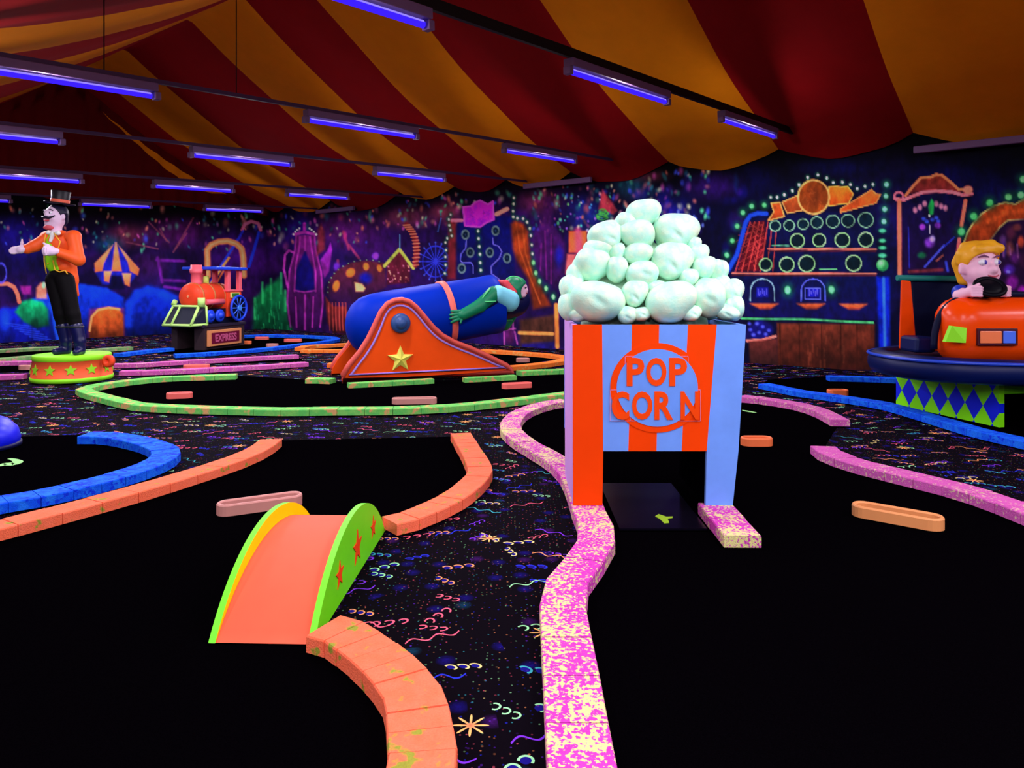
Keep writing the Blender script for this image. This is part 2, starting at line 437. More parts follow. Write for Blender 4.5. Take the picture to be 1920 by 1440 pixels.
    p.line([(92,570), (100,590), (106,625), (112,650)], 6, (20,70,230), .9, .9)
    p.line([(-6,533), (14,532), (26,538), (33,552), (36,566)], 5, (255,105,80), 1, .5)
    p.ring(2, 512, 10, 18, 2, (70,70,220), .8)
    p.poly([(38,536), (58,536), (58,552), (42,552)], (130,25,120), 1, 3); p.poly([(68,540), (76,530), (86,530), (88,560), (68,560)], (210,120,90), .9, 3)
    p.dot(82, 535, 5, 9, (110,200,140), .9, .7)
    # toy coaster: blue rail with a rosy bend, big orange hoop, diagonal track
    p.line([z(1420,240), z(1270,470), z(1160,650)], 3.5, (30,50,225), 1, .7)
    p.line([z(1340,400), z(1150,670)], 3.0, (240,130,55), 1, .6); p.line([z(1290,520), z(1190,690)], 2.5, (200,90,40), .9, .7)
    p.line([z(1610,170), z(1575,300), z(1520,480)], 4, (25,45,225), 1, .7)
    p.line([z(1460,150), z(1480,100), z(1540,72), z(1605,90), z(1625,150)], 4.2, (225,95,130), 1, .6)
    p.line([z(1465,160), z(1415,250)], 3.5, (30,40,200), .9, .7)
    hoop = [z(1150,560), z(1145,330), z(1180,285), z(1250,255), z(1330,250), z(1410,275), z(1455,320), z(1470,400), z(1475,560)]
    p.line(hoop, 7.5, (255,120,65), 1, .55)
    p.line(hoop, 3.0, (255,160,110), .7, .9)
    # green grassy turret
    p.poly([(472,640), (476,560), (490,548), (500,535), (512,530), (524,520), (536,560), (548,600), (556,640)], (14,130,66), 1, 6, (1,34,24))
    for x, y in ((492,530), (508,523), (527,512), (478,560), (535,545)): p.line([(x, y), (x, y+38)], 4, (44,180,96), .8, .95)
    for _ in range(40):
        x, y = rs.uniform(478, 545), rs.uniform(560, 620); p.line([(x, y), (x+rs.uniform(-2, 2), y+rs.uniform(8, 20))], 1.6, rs.choice([(40,190,100), (6,80,45), (20,140,80)]), .6, .8)
    # ---------------- long wall: violet pot-shaped tower
    z = lambda x, y: (500+x/4.8, 380+y/4.8)
    pot = [(260,290), (430,290), (440,420), (500,620), (520,820), (500,1080), (420,1160), (260,1160), (190,1060), (180,760), (210,600), (255,420)]
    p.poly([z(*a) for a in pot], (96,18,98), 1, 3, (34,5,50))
    p.poly([z(*a) for a in [(345,430), (420,600), (435,800), (255,800), (265,600)]], (10,6,78), 1, 3)
    for q in ([(265,300), (255,420), (205,620), (185,900), (215,1120)], [(300,310), (290,430), (262,560), (250,800)], [(345,300), (345,430)], [(390,310), (410,450), (440,620), (440,800)], [(430,300), (440,420), (490,620), (505,900), (480,1120)], [(250,790), (340,805), (440,790)], [(260,850), (270,1120)], [(345,830), (345,1140)], [(420,850), (410,1120)]):
        p.line([z(*a) for a in q], 2.6, (165,42,148), .75, .85)
    p.line([z(190,760), z(155,600), z(165,470), z(200,430), z(245,450)], 3, (165,45,150), .9, .6)
    p.poly([z(*a) for a in [(480,520), (540,440), (575,360), (590,420), (560,620), (520,680)]], (140,30,170), 1, 2, (90,18,90))
    p.poly([z(*a) for a in [(450,480), (460,250), (490,190), (520,260), (525,420)]], (120,32,40), .8, 4)
    p.line([z(245,285), z(340,265), z(440,285)], 4, (150,40,140), 1, .6); p.line([z(340,260), z(340,190)], 4, (150,30,150), 1, .6)
    for x, y in ((240,285), (258,262), (275,245), (295,232), (385,232), (405,245), (425,262), (445,285)): p.dot(*z(x, y), 2.6, 2.8, (200,235,180), 1, .6)
    # fan of thin trees and little roofs
    for q in ([(690,260), (740,420)], [(740,380), (830,500)], [(640,560), (640,520)]): p.line([z(*a) for a in q], 4, (150,45,90), .8, .8)
    p.dot(*z(705,300), 6, 14, (190,40,120), .8, .8); p.dot(*z(630,575), 8, 12, (110,40,200), .9, .7); p.dot(*z(980,480), 9, 9, (130,50,210), .9, .6)
    # tart-shaped stall with orange scallops over a red fluted base
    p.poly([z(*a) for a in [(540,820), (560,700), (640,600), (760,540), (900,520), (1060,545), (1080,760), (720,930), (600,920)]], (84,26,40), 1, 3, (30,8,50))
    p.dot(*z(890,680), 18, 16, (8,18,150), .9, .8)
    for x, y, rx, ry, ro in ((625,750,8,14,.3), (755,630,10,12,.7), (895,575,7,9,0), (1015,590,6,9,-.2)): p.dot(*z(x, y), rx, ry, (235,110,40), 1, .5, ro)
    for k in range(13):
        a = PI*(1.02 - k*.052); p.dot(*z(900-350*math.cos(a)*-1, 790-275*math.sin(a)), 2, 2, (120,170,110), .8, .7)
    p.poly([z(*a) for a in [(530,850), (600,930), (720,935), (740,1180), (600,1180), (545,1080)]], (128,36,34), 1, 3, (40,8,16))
    for x in (560,590,620,650,680,710): p.line([z(x, 900), z(x+8, 1150)], 1.6, (190,70,60), .7, .8)
    p.poly([z(*a) for a in [(790,715), (860,730), (890,770), (870,800), (800,800)]], (255,175,110), 1, 2)
    # cottage with a leaf-green roof
    p.poly([z(*a) for a in [(1080,560), (1200,430), (1290,570), (1290,720), (1080,740)]], (92,22,40), 1, 3, (60,12,30))
    p.line([z(1060,570), z(1195,420), z(1320,590)], 4, (150,165,60), 1, .5)
    for _ in range(30): p.dot(*z(rs.uniform(1090, 1280), rs.uniform(560, 720)), 2, 2.6, rs.choice([(200,110,140), (220,150,120), (120,40,60)]), .7, .6)
    p.line([z(1200,420), z(1200,290)], 1.4, (90,150,230), .9, .6)
    # ladder bend and ferris wheel
    tr = [z(1260,200), z(1310,260), z(1345,350), z(1350,450), z(1340,560)]
    p.line(tr, 7, (110,24,34), 1, .5)
    for k in range(14):
        t = k/13*(len(tr)-1); i = min(int(t), len(tr)-2); f = t-i; x = tr[i][0]*(1-f)+tr[i+1][0]*f; y = tr[i][1]*(1-f)+tr[i+1][1]*f; p.line([(x-6, y+1), (x+6, y)], 1.7, (225,110,80), .9, .6)
    cx, cy = z(1520,530)
    p.dot(cx, cy, 40, 42, (6,10,90), .8, .9)
    for k in range(16):
        a = 2*PI*k/16; p.line([(cx, cy), (cx+30*math.cos(a), cy+36*math.sin(a))], 1.3, (45,55,225), .9, .7)
        p.dot(cx+30*math.cos(a), cy+36*math.sin(a), 2.5, 2.5, (60,80,230), .8, .7)
    p.ring(cx, cy, 24, 29, 1.6, (40,50,215), .8); p.line([z(1570,140), z(1540,260)], 2, (60,120,220), .7, .9)
    # game board with tracks, sign board, bulbs
    z = lambda x, y: (800+x/6, 340+y/6)
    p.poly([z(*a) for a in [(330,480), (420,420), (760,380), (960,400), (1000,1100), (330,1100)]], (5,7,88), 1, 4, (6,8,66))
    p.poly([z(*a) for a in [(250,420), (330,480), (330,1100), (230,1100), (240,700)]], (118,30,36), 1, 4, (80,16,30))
    for x, y in ((435,600), (490,800), (395,980), (775,555), (710,800), (905,865)):
        p.ring(*z(x, y), 6.3, 8.0, 2.2, (80,105,105), .9, (3,20,40)); p.dot(*z(x, y), 2.2, 3, (40,60,110), .7, .8)
    p.line([z(*a) for a in [(445,660), (440,750), (385,820), (380,890), (400,915), (500,915), (522,950), (522,1030)]], 1.5, (85,85,230), 1, .6)
    p.line([z(*a) for a in [(745,640), (750,710), (810,730), (845,790), (820,860), (725,960), (730,1040), (820,1105)]], 1.5, (85,80,225), 1, .6)
    p.poly([z(*a) for a in [(410,290), (500,280), (540,240), (600,215), (690,260), (745,225), (755,430), (660,470), (600,515), (430,500)]], (170,22,190), 1, 2, (150,18,200), (215,60,225), 2.5)
    for _ in range(26): p.line([z(rs.uniform(440, 720), rs.uniform(300, 420)), z(rs.uniform(440, 720), rs.uniform(360, 480))], 1.6, rs.choice([(190,30,160), (140,20,220), (120,10,150)]), .4, .9)
    p.line([z(285,440), z(395,440)], 4.5, (250,105,130), 1, .6); p.line([z(785,370), z(905,310)], 5, (255,130,110), 1, .5)
    def bulbs(pts, r, c=(200,240,190), r2=1.25):
        for x, y in pts: p.dot(x, y, r*2.6, r*2.6*r2, (10,84,50), .75, .95); p.dot(x, y, r, r*r2, c, 1, .55)
    bulbs([z(*a) for a in [(270,375), (248,430), (255,495), (268,550), (282,612), (232,640), (212,690), (218,775), (210,850), (215,940), (205,1035)]], 2.6, (205,225,180))
    bulbs([z(*a) for a in [(578,560), (583,645), (592,735), (600,820), (603,915), (608,1000)]], 3.3, (190,240,190))
    # tree trunk post and bulb garland
    p.poly([z(*a) for a in [(950,480), (1000,440), (1090,480), (1140,560), (1160,800), (1200,1000), (1300,1200), (1400,1400), (1200,1440), (1140,1100), (1020,900), (970,760)]], (158,56,20), 1, 5, (84,28,12))
    for q in ([(1010,480), (1050,780), (1150,1050), (1280,1380)], [(1080,520), (1110,800), (1190,1050)]): p.line([z(*a) for a in q], 2.5, (190,84,34), .6, .95)
    bulbs([z(*a) for a in [(980,185), (977,255), (972,335), (975,400), (1020,415), (1085,420), (1130,460), (1160,530), (1172,610), (1183,715), (1190,815)]], 3.0, (205,230,175))
    bulbs([z(*a) for a in [(1200,915), (1228,1030), (1270,1125), (1342,1205), (1425,1300)]], 4.2, (120,225,130), 1.5)
    p.poly([z(*a) for a in [(1180,640), (1280,480), (1340,180), (1390,180), (1410,480), (1560,700), (1580,1000), (1450,1200), (1260,1040)]], (70,14,92), .85, 6, (40,8,60))
    p.dot(*z(1490,850), 13, 32, (14,18,130), .8, .8)
    for q in ([(1290,700), (1280,1000)], [(1330,560), (1350,1100)], [(1400,600), (1400,1150)]): p.line([z(*a) for a in q], 2.5, (120,25,120), .6, .9)
    p.poly([z(*a) for a in [(1600,560), (1800,560), (1800,800), (1600,800)]], (250,95,40), 1, 3, (230,80,50)); p.line([z(1700,560), z(1720,800)], 12, (230,70,120), .7, .9)
    p.poly([z(*a) for a in [(1580,820), (1680,820), (1640,1000), (1560,1040)]], (220,90,90), 1, 3)
    for k in range(4): p.ring(1130+3*math.sin(k*2), 396+k*4, 6+k, 4, 1.8, (60,170,60), .8)
    # bench, post, little figure below the cannon mouth
    p.poly([(975,600), (1040,590), (1040,655), (975,655)], (60,32,24), 1, 5)
    p.poly([(978,645), (1040,640), (1042,660), (978,660)], (22,14,90), 1, 4)
    p.line([(974,624), (1036,626)], 4.5, (240,130,60), 1, .5); p.line([(1043,572), (1045,650)], 5.5, (215,110,45), 1, .6)
    p.dot(955, 630, 15, 25, (80,18,80), .9, .7)
    for q in ([(962,605), (962,618)], [(945,622), (946,650)], [(965,622), (970,645)], [(948,618), (966,616)]): p.line(q, 2.4, (170,70,150), .8, .8)
    # ---------------- shooting gallery
    z = lambda x, y: (1340+x/3.6, 300+y/3.6)
    p.poly([z(*a) for a in [(60,780), (230,390), (350,370), (1090,340), (1090,780)]], (3,6,46), 1, 3)
    p.poly([z(*a) for a in [(150,752), (250,420), (340,410), (350,560), (300,752)]], (70,8,18), 1, 3)
    for k in range(7):
        p.line([z(140+k*42, 752), z(240+k*30, 420)], 1.5, (165,50,45), .9, .6); p.line([z(130+k*36, 560+k*30), z(330, 430+k*42)], 1.3, (150,42,45), .6, .6)
        p.line([z(240+k*16-k*k*2, 430+k*46), z(300-k*4, 470+k*46)], 1.4, (175,55,50), .7, .6); p.line([z(160, 740-k*46), z(330, 640-k*40+k*k)], 1.3, (160,45,45), .6, .6)
    p.line([z(20,810), z(90,745), z(150,640), z(210,420), z(240,375), z(290,360), z(350,362)], 5.5, (20,60,235), 1, .6)
    p.poly([z(*a) for a in [(340,770), (1090,770), (1090,1080), (190,1060), (190,940), (130,780)]], (3,8,50), 1, 3, (8,6,62))
    # ribbon banner and big medallion
    p.poly([z(*a) for a in [(380,290), (440,285), (470,380), (360,410), (400,350)]], (190,80,28), 1, 2, (130,40,14), (235,150,70), 1.8)
    p.poly([z(*a) for a in [(455,285), (570,235), (590,340), (490,360)]], (160,70,26), 1, 2, (120,45,16), (200,140,70), 1.6)
    p.poly([z(*a) for a in [(770,180), (900,180), (935,230), (905,290), (770,310)]], (230,110,25), 1, 2, (170,60,16), (235,160,60), 1.6)
    p.poly([z(*a) for a in [(850,330), (1060,200), (1090,230), (1120,230), (1090,290), (850,355)]], (215,90,30), 1, 2, (170,60,20), (235,130,60), 1.6)
    p.ring(*z(668,250), 29, 31.5, 2.6, (215,150,75), 1, (120,50,12)); p.dot(*z(668,250), 24, 26, (110,42,12), .8, .5)
    for _ in range(24): x, y = rs.uniform(600, 730), rs.uniform(180, 320); p.line([z(x, y), z(x+rs.uniform(-30, 30), y+rs.uniform(10, 40))], 1.6, rs.choice([(140,62,18), (95,38,10), (150,70,30)]), .5, .9)
    for y in (600, 765):
        p.line([z(360 if y == 600 else 120, y), z(1088, y+2)], 2.4, (215,100,80), 1, .5); p.line([z(360 if y == 600 else 120, y+14), z(1088, y+14)], 2.4, (60,14,24), .9, .7)
    for x, y, r in ((408,445,10), (503,442,10), (597,433,10), (690,422,11), (797,415,12), (900,410,12), (1020,405,14)):
        p.ring(*z(x, y), r, r*.98, 1.5, (110,165,125), .95, (2,22,34))
    for x, y, r in ((558,545,13), (706,542,12), (862,540,13.5), (1020,538,13.5), (344,706,11.5), (487,706,13.5), (622,700,15), (938,697,14.5)):
        p.ring(*z(x, y), r, r*1.0, 1.8, (130,195,120), 1, (2,18,26))
    p.line([z(390,578), z(500,578)], 2, (90,180,130), .9, .7); p.line([z(710,738), z(820,738)], 2.2, (90,210,110), .9, .6)
    for x in (322, 665):
        arc = [z(x-82, 950)] + [z(x+80*math.cos(PI-k*PI/10), 880-78*math.sin(k*PI/10)) for k in range(11)] + [z(x+82, 950)]
        p.line(arc, 1.7, (110,150,165) if x < 400 else (70,80,220), .95, .5)
        p.poly([z(x-40, 860), z(x+40, 860), z(x+40, 925), z(x-40, 925)], (16,18,140), .9, 2)
        for k in range(5): p.line([z(x-28+k*14, 870+(k % 2)*14), z(x-24+k*13, 915-(k % 3)*8)], 1.3, (80,80,220), .8, .6)
    p.line([z(612,865), z(712,865), z(712,940), z(612,940), z(612,865)], 1.3, (75,85,230), .9, .6)
    for x, y in ((335,978), (650,978), (935,980)):
        p.poly([z(x-95, y-8), z(x+95, y-8), z(x+40, y+30), z(x-30, y+30)], (225,95,40), 1, 3, (120,40,30))
    bulbs([z(492,878), z(788,875)], 7.5, (100,230,140)); bulbs([z(155,865)], 7, (110,190,170))
    p.line([z(180,1068), z(640,1078), z(1070,1098)], 2.6, (60,165,95), 1, .5)
    # plank front, berry basket
    p.poly([z(*a) for a in [(420,1100), (1080,1110), (1080,1420), (420,1420)]], (92,36,22), 1, 3, (40,12,8))
    for x in (440,570,720,850,960): p.line([z(x, 1110), z(x+4, 1410)], 1.6, (44,14,8), .9, .6)
    for _ in range(30): x = rs.uniform(450, 1070); y = rs.uniform(1120, 1360); p.line([z(x, y), z(x+rs.uniform(-4, 4), y+50)], 3, rs.choice([(115,50,30), (70,26,14)]), .4, .9)
    p.dot(*z(310,1150), 28, 24, (12,10,90), 1, .4)
    for x, y in ((235,1105), (285,1105), (325,1125), (365,1150), (240,1145), (300,1165), (345,1175), (262,1180)): p.dot(*z(x, y), 5.5, 5, (70,80,230), .9, .8)
    p.line([z(220,1220), z(320,1215), z(410,1190)], 3.6, (235,110,95), 1, .5)
    p.poly([z(*a) for a in [(230,1225), (420,1205), (430,1400), (240,1410)]], (80,30,26), 1, 3, (30,14,14))
    # bulbs round the gallery, column of green lamps, blue post
    bulbs([z(*a) for a in [(378,252), (422,252), (470,235), (524,208), (570,168), (628,118), (697,100), (757,122), (800,152), (862,150), (917,165), (962,195), (1015,178), (1068,165)]], 3.3, (205,250,225), 1.1)
    bulbs([z(*a) for a in [(335,305), (250,312), (190,355), (152,447), (120,545), (82,642)]], 5.6, (85,220,120), 1.1)
    bulbs([z(1160,165), z(1157,245), z(1148,332), z(1143,415)], 5.8, (110,235,160), 1.05)
    for y, rx, ry in ((478,9,5), (545,8.5,5), (592,9.5,4.5), (645,10.5,5.5)): p.dot(*z(1132, y), rx+5, ry+5, (6,60,50), .7, .9); p.dot(*z(1132, y), rx, ry, (70,215,140), 1, .6)
    p.ball(*z(1132,710), 12.5, 12.5, (150,255,160), (30,140,70))
    p.poly([z(*a) for a in [(1095,790), (1180,790), (1185,1290), (1110,1290)]], (6,30,190), 1, 4, (4,22,160)); p.line([z(1140,800), z(1150,1280)], 5, (50,120,255), .8, .9)
    p.poly([(1636,655), (1690,650), (1700,700), (1636,700)], (6,24,130), 1, 6)
    # puppet booth with a rosy frame
    z = lambda x, y: (1640+x/5.54, 300+y/5.54)
    p.poly([z(*a) for a in [(270,460), (930,400), (880,1180), (250,1180)]], (10,4,48), 1, 3, (20,5,46))
    p.poly([z(*a) for a in [(330,360), (480,180), (560,170), (640,145), (720,170), (880,310), (910,350), (640,320), (480,330)]], (120,40,26), 1, 3, (90,24,30))
    p.line([z(*a) for a in [(320,370), (400,270), (480,185), (580,180), (640,150), (700,160), (790,230), (870,305), (920,310)]], 3.4, (255,110,65), 1, .5)
    p.line([z(*a) for a in [(210,400), (300,415), (420,365), (500,335), (640,322), (800,332), (920,365), (1010,350)]], 4.2, (255,105,115), 1, .5)
    p.ring(*z(250,378), 8, 8, 3, (250,100,120), 1); p.dot(*z(970,310), 11, 10, (255,120,95), 1, .4)
    p.line([z(255,430), z(258,1180)], 5.2, (250,105,75), 1, .5); p.line([z(945,420), z(900,680)], 4.6, (250,100,75), 1, .5); p.line([z(880,820), z(862,960)], 4.2, (240,85,85), 1, .5)
    for x, y in ((420,520), (470,490), (520,455), (640,455), (690,480), (735,500)): p.dot(*z(x, y), 6, 8, (200,125,150), .85, .6)
    p.poly([z(*a) for a in [(590,400), (620,440), (610,560), (570,580), (555,480)]], (20,140,60), 1, 2); p.dot(*z(568,580), 2.6, 3.6, (170,240,210), 1, .5)
    for x, y in ((510,610), (540,640), (640,600), (660,635), (600,620)): p.dot(*z(x, y), 6, 5, (50,80,230), .8, .7)
    for x, y in ((495,695), (655,680)): p.dot(*z(x, y), 8, 8, (130,45,190), .9, .6)
    p.line([z(572,680), z(572,760)], 1.8, (190,190,255), .8, .6); p.dot(*z(570,860), 13, 13, (120,50,190), .9, .6); p.dot(*z(600,820), 8, 9, (190,170,245), .8, .7)
    p.dot(*z(490,990), 12, 9, (14,95,55), .9, .7); p.line([z(720,890), z(520,1110)], 2.6, (60,70,240), 1, .6); p.line([z(830,800), z(720,900)], 2, (30,50,190), .8, .7)
    p.line([z(350,700), z(360,1120)], 2, (30,40,170), .7, .8); p.line([z(740,1060), z(760,1150)], 4, (50,70,220), .8, .8); p.line([z(640,1050), z(710,990)], 2.2, (220,110,80), .7, .7); p.line([z(360,1160), z(700,1140)], 5, (110,35,40), .8, .8)
    # prize arch with toys
    arch = [(920,880), (960,760), (1020,660), (1110,560), (1230,480), (1360,440), (1460,460), (1560,400), (1700,330), (1850,340), (2000,420), (2200,470), (2380,560), (2480,700), (2520,900)]
    inner = [(2300,900), (2250,780), (2150,690), (1980,630), (1850,590), (1700,590), (1480,625), (1380,630), (1300,700), (1200,840), (1150,880)]
    p.poly([z(*a) for a in arch+inner], (165,62,20), 1, 3, (110,38,14), (175,160,85), 2.2)
    p.line([z(1180,640), z(1330,550), z(1500,530), z(1640,500)], 9, (200,80,30), .6, .95)
    p.poly([z(*a) for a in [(1180,860), (1300,710), (1390,640), (1560,610), (1850,600), (2150,700), (2280,880), (2280,1440), (1180,1440)]], (26,6,40), 1, 4)
    for x, y, rx, ry, cc in ((1420,760,14,20,(60,22,40)), (1330,830,10,14,(70,40,90)), (1400,920,12,20,(120,60,60)), (1345,930,7,22,(50,30,110)), (1520,850,9,16,(200,70,40)), (1470,1010,16,18,(70,20,90)), (1400,1140,15,14,(70,30,160)), (1390,1160,6,4,(110,110,250)), (1430,1270,16,20,(130,20,150)), (1530,1360,12,14,(170,20,190)), (1480,700,12,10,(90,40,40)), (1550,1050,14,22,(40,14,40))):
        p.dot(*z(x, y), rx, ry, cc, .85, .7)
    for q in ([(1330,880), (1340,1000)], [(1480,880), (1490,1010)], [(1400,900), (1410,980)]): p.line([z(*a) for a in q], 3, (140,80,140), .6, .8)
    bulbs([z(900,745), z(1030,585), z(1195,445)], 8.5, (70,215,100), 1.05); bulbs([z(1390,385), z(1520,365), z(1545,200)], 8.5, (100,225,120), .95)
    # the painting carries on past both picture edges
    for x, y in ((1960,365), (2000,382), (2050,388), (2090,412), (2110,450)): p.dot(x, y, 9, 9, (85,220,115), 1, .55)
    for x, y, r in ((1980,470,14), (2010,500,18), (1960,540,20), (2025,550,16)): p.dot(x, y, r, r*1.3, rs.choice([(90,30,110), (130,40,50), (60,30,140)]), .8, .8)
    p.poly([(-170,455), (-95,540), (-245,540)], (245,130,75), 1, 2); p.poly([(-170,455), (-140,540), (-200,540)], (25,30,160), 1, 2); p.poly([(-240,540), (-100,540), (-110,600), (-230,600)], (25,30,150), 1, 3)
    for _ in range(90):
        x = rs.choice([rs.uniform(-330, -5), rs.uniform(1925, 2300)]); y = rs.uniform(350, 450) if x < 0 else rs.uniform(300, 360); r = rs.uniform(2, 5); p.dot(x, y, r, r*1.6, rs.choice(cols), rs.uniform(.3, .8), .9)
    # airbrush grain: vertical brush streaks and mottling in the paint
    g1 = p.noise(7, 12, 21, 2); g2 = p.noise(26, 30, 23, 3); g = np.clip(.42+.62*g1+.55*g2, .45, 1.25)
    lum = np.clip((p.c.max(1)-170)/80, 0, 1); g = g*(1-lum*.7)+lum*.7
    p.c = np.clip(p.c*g[:, None], 0, 255)
    return p.c.reshape(X.shape + (3,))

def wall_t(px):
    r = (px-CX)/F; return (r*C0.y-C0.x)/(RA.x-r*RA.y)
def wall_b(px):
    r = (px-CX)/F; return (r*C0.y-C0.x)/(RB.x-r*RB.y)
def mural_material():
    t = NT('mural_paint'); a = t.n('ShaderNodeAttribute', attribute_name='paint')
    nz = t.noise(t.coord(), 40, 3.0); k = t.m('MULTIPLY_ADD', nz, .3, .85)
    return t.out(t.mix(1.0, a.outputs['Color'], t.comb(k, k, k), 'MULTIPLY'), .75, .1)
MURAL = mural_material()
def mural_wall(name, us, fn, ztop, nz, gain, nrm):
    zs = np.linspace(0, ztop, nz)
    p0 = np.array([list(fn(u)) for u in us]); XY = p0[:, :2]
    X = np.repeat(XY[:, None, :], nz, 1); Z = np.repeat(zs[None, :], len(us), 0)
    PX = CX + F*X[..., 0]/X[..., 1]; PY = HY - (Z-H)*F/X[..., 1]
    beh = X[..., 1] < 1.0; PX = np.where(beh, -9000, PX); PY = np.where(beh, 0, PY)
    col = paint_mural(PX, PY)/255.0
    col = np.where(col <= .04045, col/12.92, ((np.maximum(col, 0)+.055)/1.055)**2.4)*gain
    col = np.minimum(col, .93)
    n, m = len(us), nz
    co = np.concatenate([X, Z[..., None]], 2).reshape(-1, 3)
    i = (np.arange(n-1)[:, None]*m + np.arange(m-1)[None, :]).ravel()
    fs = np.stack([i, i+m, i+m+1, i+1], 1)
    if nrm: fs = fs[:, ::-1]
    me = bpy.data.meshes.new(name); me.vertices.add(len(co)); me.vertices.foreach_set('co', co.astype(np.float32).ravel())
    me.loops.add(fs.size); me.loops.foreach_set('vertex_index', fs.astype(np.int32).ravel())
    me.polygons.add(len(fs)); me.polygons.foreach_set('loop_start', np.arange(0, fs.size, 4, dtype=np.int32))
    me.update(calc_edges=True)
    at = me.attributes.new('paint', 'FLOAT_COLOR', 'POINT')
    at.data.foreach_set('color', np.concatenate([col.reshape(-1, 3), np.ones((n*m, 1))], 1).astype(np.float32).ravel())
    me.materials.append(MURAL)
    return tag(link(name, me), kind='structure')
# ------------------------------------------------------------------ the room
MG = 2.1
us = np.concatenate([[wall_t(px) for px in np.concatenate([np.arange(500, 1945, 1.6), np.arange(1945, 2420, 3)])], np.linspace(21.2, 26, 16)])
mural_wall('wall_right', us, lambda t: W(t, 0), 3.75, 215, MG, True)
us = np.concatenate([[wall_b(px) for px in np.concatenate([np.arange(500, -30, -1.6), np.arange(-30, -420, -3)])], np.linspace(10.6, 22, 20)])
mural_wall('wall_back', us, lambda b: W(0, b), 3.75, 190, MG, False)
dark = M('dark_wall_paint', (10, 6, 26), .9, .1)
for nm, p, q in (('wall_left', W(0, 22), W(26, 22)), ('wall_front', W(26, 0), W(26, 22))):
    tag(MB().add([p, q, q + Vector((0,0,3.75)), p + Vector((0,0,3.75))], [(0,1,2,3)]).build(nm, dark, fix=False), kind='structure')

